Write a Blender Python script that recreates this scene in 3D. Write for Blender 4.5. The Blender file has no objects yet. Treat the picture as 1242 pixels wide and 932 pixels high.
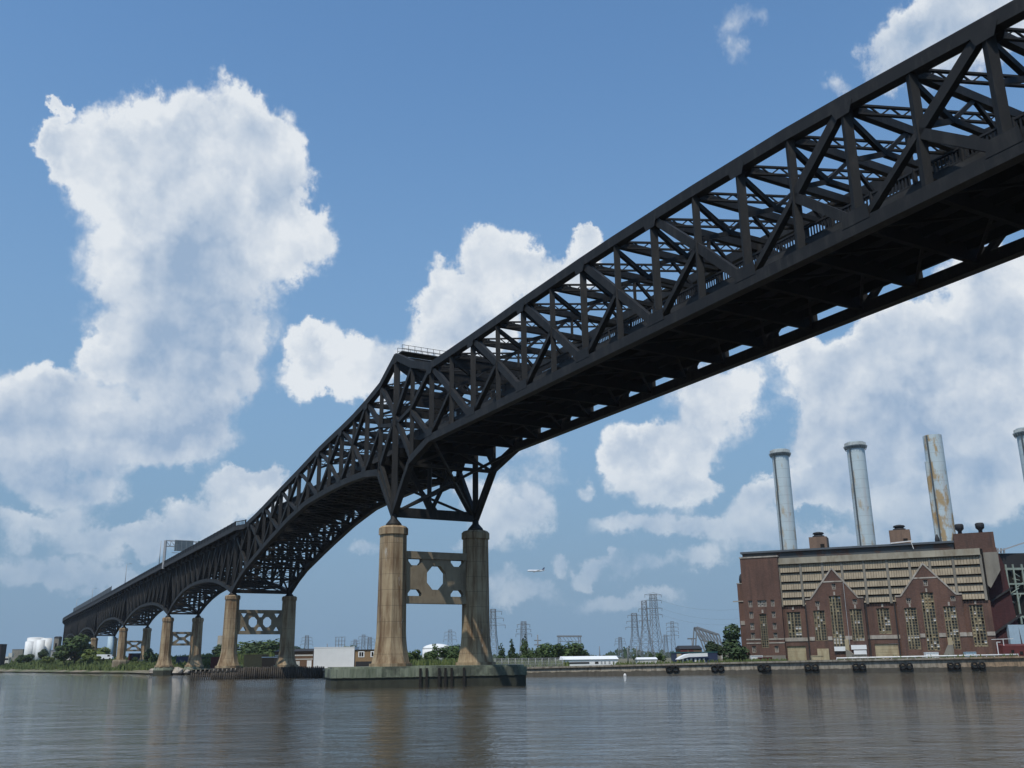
import bpy, math, random
from mathutils import Vector, Matrix
from mathutils.geometry import tessellate_polygon
random.seed(7)
S = bpy.context.scene
COL = S.collection
V = Vector
R = math.radians

# ------------------------------------------------------------------ camera model
FPX, CX, CY, CAMH = 1140.0, 621.0, 466.0, 4.05
PITCH = math.atan((798 - 466) / FPX)
ROLL = 0.013
fw = V((0, math.cos(PITCH), math.sin(PITCH)))
r0 = V((1, 0, 0)); u0 = r0.cross(fw)
RT = math.cos(ROLL) * r0 - math.sin(ROLL) * u0
UP = math.sin(ROLL) * r0 + math.cos(ROLL) * u0
EYE = V((0, 0, CAMH))

def ray(x, y): return RT * (x - CX) - UP * (y - CY) + fw * FPX
def at_y(x, y, Y):
    d = ray(x, y); return EYE + d * (Y / d.y)
def ground_xy(x, Y):
    return at_y(x, 800, Y).x

cam = bpy.data.cameras.new("camera")
cam.sensor_width = 36.0
cam.lens = FPX / 1242 * 36
cam.clip_start = 0.5; cam.clip_end = 60000
co = bpy.data.objects.new("camera", cam); COL.objects.link(co)
m = Matrix.Identity(4)
for i, v in enumerate((RT, UP, -fw)):
    for j in range(3): m[j][i] = v[j]
m.translation = EYE
co.matrix_world = m
S.camera = co

HAZE = 0.00006
# ------------------------------------------------------------------ node helpers
def nd(nt, typ, **kw):
    n = nt.nodes.new(typ)
    for k, v in kw.items():
        if k.startswith('i_'):
            n.inputs[int(k[2:]) if k[2:].isdigit() else k[2:].replace('_', ' ')].default_value = v
        else: setattr(n, k, v)
    return n
def lk(nt, a, b): nt.links.new(a, b)

def ramp(nt, src, stops):
    n = nt.nodes.new('ShaderNodeValToRGB')
    e = n.color_ramp.elements
    while len(e) < len(stops): e.new(0.5)
    for el, (p, c) in zip(e, stops):
        el.position = p
        el.color = (*c, 1) if isinstance(c, tuple) else (c, c, c, 1)
    lk(nt, src, n.inputs[0]); return n.outputs[0]

def noise(nt, vec, scale, detail=5, rough=0.6, stretch=None, dist=0.0):
    if stretch:
        mp = nd(nt, 'ShaderNodeMapping'); mp.inputs['Scale'].default_value = stretch
        lk(nt, vec, mp.inputs[0]); vec = mp.outputs[0]
    n = nd(nt, 'ShaderNodeTexNoise'); n.inputs['Scale'].default_value = scale
    n.inputs['Detail'].default_value = detail; n.inputs['Roughness'].default_value = rough
    n.inputs['Distortion'].default_value = dist
    lk(nt, vec, n.inputs['Vector']); return n.outputs[0]

def mixc(nt, fac, a, b, mode='MIX'):
    n = nd(nt, 'ShaderNodeMix', data_type='RGBA', blend_type=mode)
    for s, idx in ((fac, 0), (a, 6), (b, 7)):
        if isinstance(s, (int, float)): n.inputs[idx].default_value = s
        elif isinstance(s, tuple): n.inputs[idx].default_value = (*s, 1)
        else: lk(nt, s, n.inputs[idx])
    return n.outputs[2]

def math2(nt, op, a, b=None, c=None, clamp=False):
    n = nd(nt, 'ShaderNodeMath', operation=op, use_clamp=clamp)
    for i, s in enumerate((a, b, c)):
        if s is None: continue
        if isinstance(s, (int, float)): n.inputs[i].default_value = s
        else: lk(nt, s, n.inputs[i])
    return n.outputs[0]

def base_mat(name, rough=0.8, spec=0.3, metal=0.0):
    mt = bpy.data.materials.new(name); mt.use_nodes = True
    nt = mt.node_tree
    b = nt.nodes['Principled BSDF']
    b.inputs['Roughness'].default_value = rough
    b.inputs['Specular IOR Level'].default_value = spec
    b.inputs['Metallic'].default_value = metal
    tc = nd(nt, 'ShaderNodeTexCoord')
    return mt, nt, b, tc.outputs['Object']

def plain(name, col, rough=0.8, spec=0.3, var=0.25, scale=1.5, metal=0.0):
    """a paint with blotchy wear"""
    mt, nt, b, vec = base_mat(name, rough, spec, metal)
    n = noise(nt, vec, scale, 6, 0.65)
    f = ramp(nt, n, [(0.3, 1 - var), (0.7, 1 + var * 0.0)])
    c = mixc(nt, 1.0, col, f, 'MULTIPLY')
    lk(nt, c, b.inputs['Base Color']); return mt

def streaked(name, col, stain, scale=1.2, vert=0.12, lo=0.45, hi=0.68, rough=0.85, amt=0.8, col2=None):
    """masonry or metal with vertical run-off stains"""
    mt, nt, b, vec = base_mat(name, rough)
    n1 = noise(nt, vec, scale, 7, 0.65, stretch=(1, 1, vert))
    n2 = noise(nt, vec, scale * 0.35, 5, 0.6)
    base = mixc(nt, ramp(nt, n2, [(0.35, 0.0), (0.65, 1.0)]), col, col2 or tuple(c * 0.72 for c in col))
    f = math2(nt, 'MULTIPLY', ramp(nt, n1, [(lo, 0.0), (hi, 1.0)]), amt)
    c = mixc(nt, f, base, stain)
    lk(nt, c, b.inputs['Base Color'])
    return mt

MAT = {}
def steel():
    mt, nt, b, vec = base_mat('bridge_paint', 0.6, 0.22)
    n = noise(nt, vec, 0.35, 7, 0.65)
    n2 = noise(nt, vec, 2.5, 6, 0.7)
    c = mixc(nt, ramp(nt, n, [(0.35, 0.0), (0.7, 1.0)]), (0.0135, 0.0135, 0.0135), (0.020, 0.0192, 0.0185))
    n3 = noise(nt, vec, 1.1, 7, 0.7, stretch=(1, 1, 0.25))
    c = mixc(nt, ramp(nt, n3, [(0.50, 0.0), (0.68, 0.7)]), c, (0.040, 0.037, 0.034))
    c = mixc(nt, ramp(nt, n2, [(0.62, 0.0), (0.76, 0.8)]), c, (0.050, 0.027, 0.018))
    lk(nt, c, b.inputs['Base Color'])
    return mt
MAT['steel'] = steel()
MAT['steel_under'] = plain('underdeck_paint', (0.009, 0.009, 0.009), 0.8, 0.15, 0.4, 0.8)  # near-black version of the bridge paint, for stringers and floor beams
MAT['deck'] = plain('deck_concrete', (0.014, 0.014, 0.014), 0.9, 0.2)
MAT['fascia'] = plain('fascia_paint', (0.05, 0.052, 0.055), 0.7, 0.25, 0.5, 0.8)
MAT['rail'] = plain('railing_paint', (0.02, 0.021, 0.024), 0.6, 0.3)
def pier_mat():
    mt, nt, b, vec = base_mat('pier_concrete', 0.9, 0.2)
    n1 = noise(nt, vec, 1.1, 8, 0.65, stretch=(1, 1, 0.09))
    n2 = noise(nt, vec, 0.4, 6, 0.6)
    n3 = noise(nt, vec, 0.9, 9, 0.72, stretch=(1, 1, 0.3))
    c = mixc(nt, ramp(nt, n2, [(0.3, 0.0), (0.7, 1.0)]), (0.40, 0.315, 0.20), (0.30, 0.22, 0.135))
    c = mixc(nt, ramp(nt, n1, [(0.43, 0.0), (0.64, 0.9)]), c, (0.12, 0.066, 0.034))
    c = mixc(nt, ramp(nt, n3, [(0.62, 0.0), (0.70, 0.85)]), c, (0.45, 0.41, 0.35))
    # casting lifts every two metres or so
    sx = nd(nt, 'ShaderNodeSeparateXYZ'); lk(nt, vec, sx.inputs[0])
    fr = math2(nt, 'FRACT', math2(nt, 'MULTIPLY', sx.outputs[2], 0.42))
    ln = math2(nt, 'LESS_THAN', fr, 0.035)
    c = mixc(nt, math2(nt, 'MULTIPLY', ln, 0.45), c, (0.08, 0.06, 0.045))
    lk(nt, c, b.inputs['Base Color'])
    bp = nd(nt, 'ShaderNodeBump'); bp.inputs['Strength'].default_value = 0.5; bp.inputs['Distance'].default_value = 0.08
    lk(nt, n3, bp.inputs['Height']); lk(nt, bp.outputs[0], b.inputs['Normal'])
    return mt
MAT['pier'] = pier_mat()
MAT['strut'] = streaked('strut_concrete', (0.29, 0.235, 0.16), (0.12, 0.085, 0.055), 0.8, 0.3, 0.5, 0.75)
def pad_mat():
    mt, nt, b, vec = base_mat('pad_concrete', 0.85, 0.3)
    sx = nd(nt, 'ShaderNodeSeparateXYZ'); lk(nt, vec, sx.inputs[0])
    n1 = noise(nt, vec, 1.6, 7, 0.65, stretch=(1, 1, 0.12))
    n2 = noise(nt, vec, 0.25, 4, 0.6)
    c = mixc(nt, ramp(nt, n1, [(0.40, 0.0), (0.65, 1.0)]), (0.24, 0.26, 0.19), (0.11, 0.13, 0.085))
    c = mixc(nt, ramp(nt, n2, [(0.48, 0.0), (0.60, 0.75)]), c, (0.05, 0.055, 0.045))
    zz = math2(nt, 'ADD', sx.outputs[2], math2(nt, 'MULTIPLY', n1, 0.5))
    wet = math2(nt, 'LESS_THAN', zz, 1.75)
    c = mixc(nt, math2(nt, 'MULTIPLY', wet, 0.88), c, (0.028, 0.028, 0.020))
    lk(nt, c, b.inputs['Base Color']); return mt
MAT['pad'] = pad_mat()
MAT['timber'] = streaked('old_timber', (0.09, 0.075, 0.06), (0.02, 0.018, 0.016), 2.5, 0.1, 0.4, 0.6)
MAT['timber_dark'] = plain('wet_timber', (0.025, 0.023, 0.02), 0.9)
MAT['timber_top'] = streaked('bleached_timber', (0.27, 0.24, 0.20), (0.07, 0.06, 0.05), 2.5, 0.15, 0.4, 0.6)
def brick_mat(name, c1, c2, stain):
    mt, nt, b, vec = base_mat(name, 0.9, 0.2)
    n1 = noise(nt, vec, 0.12, 7, 0.65)
    n2 = noise(nt, vec, 0.9, 6, 0.65, stretch=(1, 1, 0.1))
    n3 = noise(nt, vec, 4.0, 3, 0.7, stretch=(0.5, 0.5, 2.2))
    c = mixc(nt, ramp(nt, n1, [(0.35, 0.0), (0.65, 1.0)]), c1, c2)
    c = mixc(nt, ramp(nt, n2, [(0.46, 0.0), (0.70, 0.75)]), c, stain)
    c = mixc(nt, 1.0, c, ramp(nt, n3, [(0.3, 0.72), (0.7, 1.12)]), 'MULTIPLY')
    lk(nt, c, b.inputs['Base Color']); return mt
MAT['brick'] = brick_mat('brown_brick', (0.165, 0.095, 0.072), (0.110, 0.066, 0.053), (0.062, 0.045, 0.040))
MAT['brick_pale'] = brick_mat('weathered_brick', (0.24, 0.16, 0.115), (0.19, 0.125, 0.09), (0.10, 0.075, 0.06))
MAT['red'] = brick_mat('red_cladding', (0.085, 0.032, 0.033), (0.060, 0.027, 0.029), (0.032, 0.020, 0.022))
MAT['stone'] = streaked('pale_stone', (0.42, 0.38, 0.33), (0.18, 0.15, 0.12), 0.9, 0.3)
MAT['louver'] = streaked('tan_louvre', (0.36, 0.30, 0.215), (0.19, 0.145, 0.10), 1.3, 0.2, 0.5, 0.75, amt=0.7)
MAT['louvre_back'] = plain('louvre_backing', (0.10, 0.08, 0.055), 0.9)
MAT['band'] = streaked('cream_band', (0.36, 0.33, 0.26), (0.20, 0.16, 0.11), 0.8, 0.3)
MAT['greypanel'] = streaked('grey_render', (0.27, 0.25, 0.21), (0.13, 0.12, 0.10), 0.4, 0.2)
MAT['roofdark'] = streaked('roof_metal', (0.075, 0.085, 0.09), (0.085, 0.045, 0.03), 0.25, 1.0, 0.5, 0.56)
MAT['roofblue'] = plain('eave_metal', (0.10, 0.115, 0.13), 0.5, 0.4)
MAT['mullion'] = streaked('mullion_paint', (0.27, 0.235, 0.15), (0.14, 0.09, 0.05), 2, 0.4)
MAT['glass'] = plain('dusty_glass', (0.085, 0.085, 0.072), 0.35, 0.5, 0.6, 0.8)
MAT['board'] = plain('white_board', (0.75, 0.74, 0.72), 0.7)
MAT['tanboard'] = streaked('tan_board', (0.47, 0.40, 0.26), (0.25, 0.18, 0.1), 1.0, 0.3)
MAT['void'] = plain('empty_opening', (0.012, 0.011, 0.01), 0.9)
def stack_mat(name, lo, hi, rust_amt):
    mt, nt, b, vec = base_mat(name, 0.55, 0.35)
    n1 = noise(nt, vec, 0.42, 7, 0.62, stretch=(1, 1, 0.4))
    n2 = noise(nt, vec, 0.18, 5, 0.6)
    n3 = noise(nt, vec, 0.75, 5, 0.6, stretch=(1, 1, 0.05))
    c = mixc(nt, ramp(nt, n2, [(0.35, 0.0), (0.65, 1.0)]), (0.50, 0.58, 0.60), (0.42, 0.51, 0.54))
    c = mixc(nt, ramp(nt, n3, [(0.5, 0.0), (0.75, 0.5)]), c, (0.42, 0.34, 0.32))
    c = mixc(nt, math2(nt, 'MULTIPLY', ramp(nt, n1, [(lo, 0.0), (hi, 1.0)]), rust_amt), c, (0.37, 0.25, 0.11))
    sx = nd(nt, 'ShaderNodeSeparateXYZ'); lk(nt, vec, sx.inputs[0])
    fr = math2(nt, 'FRACT', math2(nt, 'MULTIPLY', sx.outputs[2], 0.4))
    ln = math2(nt, 'LESS_THAN', fr, 0.05)
    c = mixc(nt, math2(nt, 'MULTIPLY', ln, 0.3), c, (0.16, 0.17, 0.17))
    lk(nt, c, b.inputs['Base Color']); return mt
MAT['stack'] = stack_mat('stack_paint', 0.56, 0.64, 0.6)
MAT['stack_rusty'] = stack_mat('rusty_stack_paint', 0.49, 0.57, 0.9)
MAT['stackcap'] = streaked('stack_cap', (0.30, 0.34, 0.35), (0.12, 0.13, 0.13), 1.5, 0.4)
MAT['stackdark'] = plain('stack_ladder_steel', (0.10, 0.12, 0.13), 0.7)
def quay_mat():
    mt, nt, b, vec = base_mat('quay_concrete', 0.9, 0.25)
    sx = nd(nt, 'ShaderNodeSeparateXYZ'); lk(nt, vec, sx.inputs[0])
    n1 = noise(nt, vec, 0.5, 7, 0.65)
    n2 = noise(nt, vec, 1.6, 7, 0.65, stretch=(1, 1, 0.35))
    xr = math2(nt, 'MULTIPLY_ADD', sx.outputs[0], 0.06, -2.0, clamp=True)   # old brown facing starts part way along the wall
    c = mixc(nt, xr, (0.30, 0.27, 0.22), (0.33, 0.235, 0.15))
    c = mixc(nt, ramp(nt, n2, [(0.42, 0.0), (0.64, 0.8)]), c, (0.10, 0.08, 0.06))
    c = mixc(nt, ramp(nt, n1, [(0.55, 0.0), (0.7, 0.45)]), c, (0.33, 0.27, 0.19))
    wet = math2(nt, 'LESS_THAN', math2(nt, 'ADD', sx.outputs[2], math2(nt, 'MULTIPLY', n1, 0.9)), 1.35)
    c = mixc(nt, math2(nt, 'MULTIPLY', wet, 0.85), c, (0.045, 0.042, 0.035))
    lk(nt, c, b.inputs['Base Color']); return mt
MAT['quay'] = quay_mat()
MAT['rubber'] = plain('tyre_rubber', (0.012, 0.012, 0.012), 0.8)
MAT['white'] = plain('white_paint', (0.78, 0.79, 0.79), 0.5, 0.4, 0.1, 0.6)
MAT['offwhite'] = plain('offwhite_paint', (0.58, 0.57, 0.52), 0.6, 0.3, 0.2, 0.8)
MAT['tank'] = streaked('white_tank', (0.74, 0.75, 0.74), (0.45, 0.40, 0.33), 0.3, 0.15, 0.55, 0.8, amt=0.5)
MAT['brown'] = plain('brown_siding', (0.17, 0.10, 0.06), 0.9)
MAT['tanwall'] = plain('tan_siding', (0.30, 0.20, 0.11), 0.9)
MAT['dark'] = plain('dark_paint', (0.03, 0.03, 0.032), 0.7)
MAT['navy'] = plain('navy_paint', (0.03, 0.045, 0.10), 0.6)
MAT['bluebox'] = plain('pale_blue_cladding', (0.38, 0.50, 0.58), 0.6, 0.3, 0.15)
MAT['teal'] = plain('teal_paint', (0.03, 0.11, 0.12), 0.6)
MAT['redpaint'] = plain('red_paint', (0.14, 0.034, 0.032), 0.7, 0.3, 0.45, 0.6)
MAT['galv'] = plain('galvanised_steel', (0.36, 0.37, 0.38), 0.5, 0.4, 0.2, 1.0)
MAT['galvdark'] = plain('screen_panel', (0.10, 0.115, 0.13), 0.6, 0.3, 0.3, 0.5)
MAT['signback'] = plain('sign_back', (0.30, 0.33, 0.335), 0.6, 0.3, 0.3, 1.5)
MAT['pylon'] = plain('pylon_steel', (0.20, 0.215, 0.23), 0.7)
MAT['pipegreen'] = plain('pale_green_paint', (0.30, 0.36, 0.31), 0.7, 0.3, 0.4, 1.2)
MAT['ochre'] = plain('ochre_wall', (0.30, 0.205, 0.095), 0.9)
MAT['bark'] = plain('bark', (0.08, 0.06, 0.045), 0.95)
MAT['plane'] = plain('aircraft_paint', (0.72, 0.73, 0.75), 0.4, 0.5, 0.05)

def leaf_mat(name, c1, c2, c3):
    mt, nt, b, vec = base_mat(name, 0.7, 0.2)
    n1 = noise(nt, vec, 0.55, 4, 0.6)
    n2 = noise(nt, vec, 2.8, 3, 0.6)
    oi = nd(nt, 'ShaderNodeObjectInfo')
    c = mixc(nt, ramp(nt, n1, [(0.38, 0.0), (0.62, 1.0)]), c1, c2)
    c = mixc(nt, ramp(nt, n2, [(0.5, 0.0), (0.75, 1.0)]), c, c3)
    c = mixc(nt, 1.0, c, ramp(nt, oi.outputs['Random'], [(0.0, 0.75), (1.0, 1.2)]), 'MULTIPLY')
    lk(nt, c, b.inputs['Base Color'])
    b.inputs['Subsurface Weight'].default_value = 0.0
    return mt
MAT['leaf'] = leaf_mat('leaf_green', (0.042, 0.075, 0.024), (0.068, 0.105, 0.032), (0.105, 0.14, 0.045))
MAT['leaf_dark'] = leaf_mat('leaf_dark_green', (0.030, 0.052, 0.024), (0.044, 0.072, 0.028), (0.070, 0.10, 0.042))
MAT['leaf_lime'] = leaf_mat('leaf_yellow_green', (0.085, 0.115, 0.028), (0.12, 0.155, 0.038), (0.14, 0.16, 0.05))
MAT['reed'] = leaf_mat('reed_green', (0.085, 0.12, 0.036), (0.115, 0.15, 0.048), (0.17, 0.165, 0.07))

# ------------------------------------------------------------------ mesh builder
class MB:
    def __init__(s): s.v = []; s.f = []; s.mi = []; s.sm = []
    def face(s, idx, mi=0, sm=False): s.f.append(idx); s.mi.append(mi); s.sm.append(sm)
    def add(s, vs): b = len(s.v); s.v += [V(p) for p in vs]; return b
    def hexa(s, p, mi=0):
        b = s.add(p)
        for q in ((0, 3, 2, 1), (4, 5, 6, 7), (0, 1, 5, 4), (1, 2, 6, 5), (2, 3, 7, 6), (3, 0, 4, 7)):
            s.face([b + i for i in q], mi)
        return s
    def box(s, x0, x1, y0, y1, z0, z1, mi=0):
        return s.hexa([(x0, y0, z0), (x1, y0, z0), (x1, y1, z0), (x0, y1, z0), (x0, y0, z1), (x1, y0, z1), (x1, y1, z1), (x0, y1, z1)], mi)
    def beam(s, p, q, w, h, up=V((0, 0, 1)), mi=0):
        p, q = V(p), V(q); d = (q - p)
        if d.length < 1e-6: return s
        d.normalize()
        a = d.cross(up)
        if a.length < 1e-4: a = d.cross(V((1, 0, 0)))
        a.normalize(); c = a.cross(d).normalized()
        a *= w / 2; c *= h / 2
        return s.hexa([p - a - c, p + a - c, p + a + c, p - a + c, q - a - c, q + a - c, q + a + c, q - a + c], mi)
    def rod(s, p, q, r0, r1=None, n=10, mi=0, sm=True, caps=True):
        r1 = r0 if r1 is None else r1
        p, q = V(p), V(q); d = (q - p).normalized()
        a = d.cross(V((0, 0, 1)))
        if a.length < 1e-4: a = V((1, 0, 0))
        a.normalize(); c = d.cross(a)
        b = len(s.v)
        for cen, r in ((p, r0), (q, r1)):
            for i in range(n):
                t = 2 * math.pi * i / n
                s.v.append(cen + a * math.cos(t) * r + c * math.sin(t) * r)
        for i in range(n):
            j = (i + 1) % n
            s.face([b + i, b + j, b + n + j, b + n + i], mi, sm)
        if caps:
            s.face([b + i for i in range(n)][::-1], mi); s.face([b + n + i for i in range(n)], mi)
        return s
    def lathe(s, c, prof, n=24, phase=0.0, mi=0, sm=True, caps=True):
        c = V(c); b = len(s.v)
        for r, z in prof:
            for i in range(n):
                t = phase + 2 * math.pi * i / n
                s.v.append(V((c.x + r * math.cos(t), c.y + r * math.sin(t), c.z + z)))
        for k in range(len(prof) - 1):
            for i in range(n):
                j = (i + 1) % n
                s.face([b + k * n + i, b + k * n + j, b + (k + 1) * n + j, b + (k + 1) * n + i], mi, sm)
        if caps:
            s.face([b + i for i in range(n)][::-1], mi)
            k = len(prof) - 1
            s.face([b + k * n + i for i in range(n)], mi)
        return s
    def slab(s, outer, holes, o, ax, ay, th, mi=0):
        """2D outline with holes, in the plane o + x*ax + y*ay, given a thickness vector"""
        loops = [outer] + holes
        flat = [V((x, y, 0)) for lp in loops for x, y in lp]
        tris = tessellate_polygon([[V((x, y, 0)) for x, y in lp] for lp in loops])
        o, ax, ay, th = V(o), V(ax), V(ay), V(th)
        b = s.add([o + ax * p.x + ay * p.y for p in flat])
        b2 = s.add([o + ax * p.x + ay * p.y + th for p in flat])
        for t in tris:
            s.face([b + t[0], b + t[1], b + t[2]], mi); s.face([b2 + t[2], b2 + t[1], b2 + t[0]], mi)
        k = 0
        for lp in loops:
            n = len(lp)
            for i in range(n):
                j = (i + 1) % n
                s.face([b + k + i, b + k + j, b2 + k + j, b2 + k + i], mi)
            k += n
        return s
    def build(s, name, mats, parent=None, origin=(0, 0, 0), fix=True):
        me = bpy.data.meshes.new(name)
        o = V(origin)
        me.from_pydata([tuple(p - o) for p in s.v], [], s.f)
        if not isinstance(mats, (list, tuple)): mats = [mats]
        for k in mats: me.materials.append(MAT[k] if isinstance(k, str) else k)
        me.polygons.foreach_set('material_index', s.mi)
        me.polygons.foreach_set('use_smooth', s.sm)
        if fix:
            import bmesh
            bm = bmesh.new(); bm.from_mesh(me)
            bmesh.ops.recalc_face_normals(bm, faces=bm.faces); bm.to_mesh(me); bm.free()
        me.update()
        ob = bpy.data.objects.new(name, me); COL.objects.link(ob)
        if parent is not None: ob.parent = parent
        else: ob.location = o
        return ob

def tag(o, label=None, cat=None, group=None, kind=None):
    if label: o['label'] = label
    if cat: o['category'] = cat
    if group: o['group'] = group
    if kind: o['kind'] = kind
    return o
def empty(name, loc=(0, 0, 0), rz=0.0, parent=None):
    o = bpy.data.objects.new(name, None); COL.objects.link(o)
    o.location = loc; o.rotation_euler = (0, 0, rz); o.empty_display_size = 0.5
    if parent is not None: o.parent = parent
    return o
def copy_tree(o, parent=None):
    c = o.copy(); COL.objects.link(c)
    if parent is not None: c.parent = parent
    for ch in list(o.children): copy_tree(ch, c)
    return c

# ------------------------------------------------------------------ sky, sun
SUN_AZ, SUN_EL = R(25), R(61)            # behind the camera, to its left
sun_dir = V((-math.sin(SUN_AZ) * math.cos(SUN_EL), -math.cos(SUN_AZ) * math.cos(SUN_EL), math.sin(SUN_EL)))
sl = bpy.data.lights.new("sun", 'SUN'); sl.energy = 3.4; sl.angle = R(0.5); sl.color = (1.0, 0.94, 0.84)
so = bpy.data.objects.new("sun", sl); COL.objects.link(so)
so.rotation_euler = sun_dir.to_track_quat('Z', 'Y').to_euler()
so.location = (-60, -60, 120)

W = bpy.data.worlds.new("World"); S.world = W; W.use_nodes = True
nt = W.node_tree
for n in list(nt.nodes): nt.nodes.remove(n)
out = nd(nt, 'ShaderNodeOutputWorld'); bg = nd(nt, 'ShaderNodeBackground')
sky = nd(nt, 'ShaderNodeTexSky', sky_type='NISHITA', sun_disc=False)
sky.sun_elevation = SUN_EL; sky.sun_rotation = R(205)
sky.altitude = 0; sky.air_density = 1.0; sky.dust_density = 0.7; sky.ozone_density = 2.0
SKYS = 0.13
bg.inputs[1].default_value = SKYS
tc = nd(nt, 'ShaderNodeTexCoord')
sx = nd(nt, 'ShaderNodeSeparateXYZ'); lk(nt, tc.outputs['Generated'], sx.inputs[0])
az = math2(nt, 'ARCTAN2', sx.outputs[0], sx.outputs[1])
el = math2(nt, 'ARCSINE', sx.outputs[2])
cb = nd(nt, 'ShaderNodeCombineXYZ'); lk(nt, az, cb.inputs[0]); lk(nt, el, cb.inputs[1])
# ragged edges: the bearings are warped before the lobes are measured
def n2d(vec, scale, detail, rough, out='Fac'):
    n = nd(nt, 'ShaderNodeTexNoise', noise_dimensions='2D'); n.inputs['Scale'].default_value = scale
    n.inputs['Detail'].default_value = detail; n.inputs['Roughness'].default_value = rough
    lk(nt, vec, n.inputs['Vector']); return n.outputs[out]
def shift(vec, dx_, dy_):
    a_ = nd(nt, 'ShaderNodeVectorMath', operation='ADD'); lk(nt, vec, a_.inputs[0]); a_.inputs[1].default_value = (dx_, dy_, 0); return a_.outputs[0]
DIR = cb.outputs[0]
s_ = nd(nt, 'ShaderNodeVectorMath', operation='MULTIPLY_ADD')
lk(nt, n2d(DIR, 11, 6, 0.64, 'Color'), s_.inputs[0]); s_.inputs[1].default_value = (0.085, 0.085, 0); s_.inputs[2].default_value = (-0.0425, -0.0425, 0)
wp = nd(nt, 'ShaderNodeVectorMath', operation='ADD'); lk(nt, DIR, wp.inputs[0]); lk(nt, s_.outputs[0], wp.inputs[1])
P = wp.outputs[0]
# each cumulus is a cluster of lobes: (x, y, rx, ry, density, brightness) read off the photograph as bearings
LOBES = [
 (128,195,75,56,1,.95),(74,184,24,38,1,.95),(80,134,13,15,.8,.9),(200,165,75,58,1,.95),(272,135,62,45,1,.97),(312,165,55,62,1,.9),
 (340,225,42,70,1,.85),(368,302,46,42,1.1,1),(250,250,120,95,1,.8),(150,245,75,70,1,1),(245,350,105,85,.9,.66),(165,400,80,60,.9,.85),
 (118,425,42,42,1,1),(235,445,110,85,.8,.6),(60,490,75,42,1,1),(15,500,60,60,.9,.85),(115,525,120,60,.8,.62),(220,525,95,50,.6,.55),(50,570,120,35,.5,.5),
 (395,440,50,44,1.1,1),(368,415,32,30,1,1),(432,470,42,38,1,.95),(470,440,40,40,.8,.85),
 (600,308,48,36,1.1,1.03),(538,348,40,42,1.1,1),(585,370,68,52,1,.95),(642,330,36,32,1,.97),(555,415,58,42,1,.88),
 (712,297,24,17,1,1),(700,325,40,30,1,.95),
 (1140,15,85,55,1,.82),(1092,55,48,45,.7,.72),(1200,20,80,50,1,.78),(1150,70,70,45,.5,.66),(1030,105,30,20,.3,.7),(905,24,34,26,.30,.75),(885,66,28,34,.27,.72),
 (1000,440,62,36,1.1,1),(1062,408,62,40,1.1,.98),(1105,425,90,62,1,.88),(1190,400,90,75,1,.82),(1228,432,40,55,1,1.02),(1050,500,130,75,.9,.72),
 (1175,520,110,85,.85,.7),(960,592,52,28,.9,.98),(1010,575,70,40,.9,.85),(1190,590,95,52,.85,.85),(1200,335,75,40,.9,.8),(1085,560,115,60,.8,.66),(925,612,42,20,.7,.8),
 (795,565,66,48,1,.9),(758,543,42,32,1,1),(838,592,42,30,.9,.92),(855,500,70,58,.55,.72),(890,470,60,42,.5,.7),(790,642,100,24,.6,.62),(622,610,56,44,.5,.72),(600,645,50,34,.4,.66),
 (640,720,70,20,.45,.62),(560,660,40,16,.45,.66),(970,660,120,30,.6,.66),(1110,640,120,36,.6,.66),(1215,690,60,30,.5,.64),(850,690,60,18,.45,.66),(760,730,90,16,.4,.62),
 (90,600,70,24,.5,.72),(230,690,70,18,.5,.7),(20,645,50,24,.5,.7),(120,700,90,20,.5,.64),(330,640,30,24,.6,.8),(560,590,44,30,.5,.7),(650,560,36,30,.35,.66),(1000,500,60,60,.6,.72),
 (130,330,60,40,.45,.75),
 (678,678,24,13,.6,.75),(716,690,18,20,.55,.78),(700,580,22,16,.35,.75),(760,690,60,16,.4,.65),(900,640,90,22,.5,.65),(640,700,60,14,.35,.62),
 (292,598,50,30,.9,.95),(240,632,52,26,.85,.85),(325,585,30,20,.7,.85),(180,652,66,22,.75,.75),(115,660,80,22,.6,.66),(55,630,66,18,.6,.68),(35,692,80,26,.5,.6),(450,672,28,16,.5,.75),(150,715,80,16,.35,.58),
 # beyond the frame, so the sky goes on when one turns
 (-160,250,160,90,1,.85),(-320,420,190,80,1,.8),(1420,300,160,90,1,.85),(1600,480,220,80,.9,.8),(500,-260,160,60,.7,.8),(1000,-330,200,80,.8,.8),(100,-200,140,60,.7,.8),
]
def azel(x, y):
    d = ray(x, y).normalized(); return math.atan2(d.x, d.y), math.asin(d.z)
accw = accb = accd = None
for (x, y, rx, ry, w, b) in LOBES:
    a, e = azel(x, y)
    a1 = azel(x + 10, y)[0]; e1 = azel(x, y - 10)[1]
    ia = 1 / (abs(a1 - a) / 10 * rx * 1.25); ie = 1 / (abs(e1 - e) / 10 * ry * 1.25)
    q = nd(nt, 'ShaderNodeVectorMath', operation='MULTIPLY_ADD')
    lk(nt, P, q.inputs[0]); q.inputs[1].default_value = (ia, ie, 0); q.inputs[2].default_value = (-a * ia, -e * ie, 0)
    dd = nd(nt, 'ShaderNodeVectorMath', operation='DOT_PRODUCT')
    lk(nt, q.outputs[0], dd.inputs[0]); lk(nt, q.outputs[0], dd.inputs[1])
    t = math2(nt, 'SUBTRACT', 1.0, dd.outputs['Value'], clamp=True)
    t2 = math2(nt, 'MULTIPLY', t, t)
    accw = math2(nt, 'MULTIPLY', t2, w) if accw is None else math2(nt, 'MULTIPLY_ADD', t2, w, accw)
    accb = math2(nt, 'MULTIPLY', t2, b) if accb is None else math2(nt, 'MULTIPLY_ADD', t2, b, accb)
    accd = t2 if accd is None else math2(nt, 'ADD', t2, accd)
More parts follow.
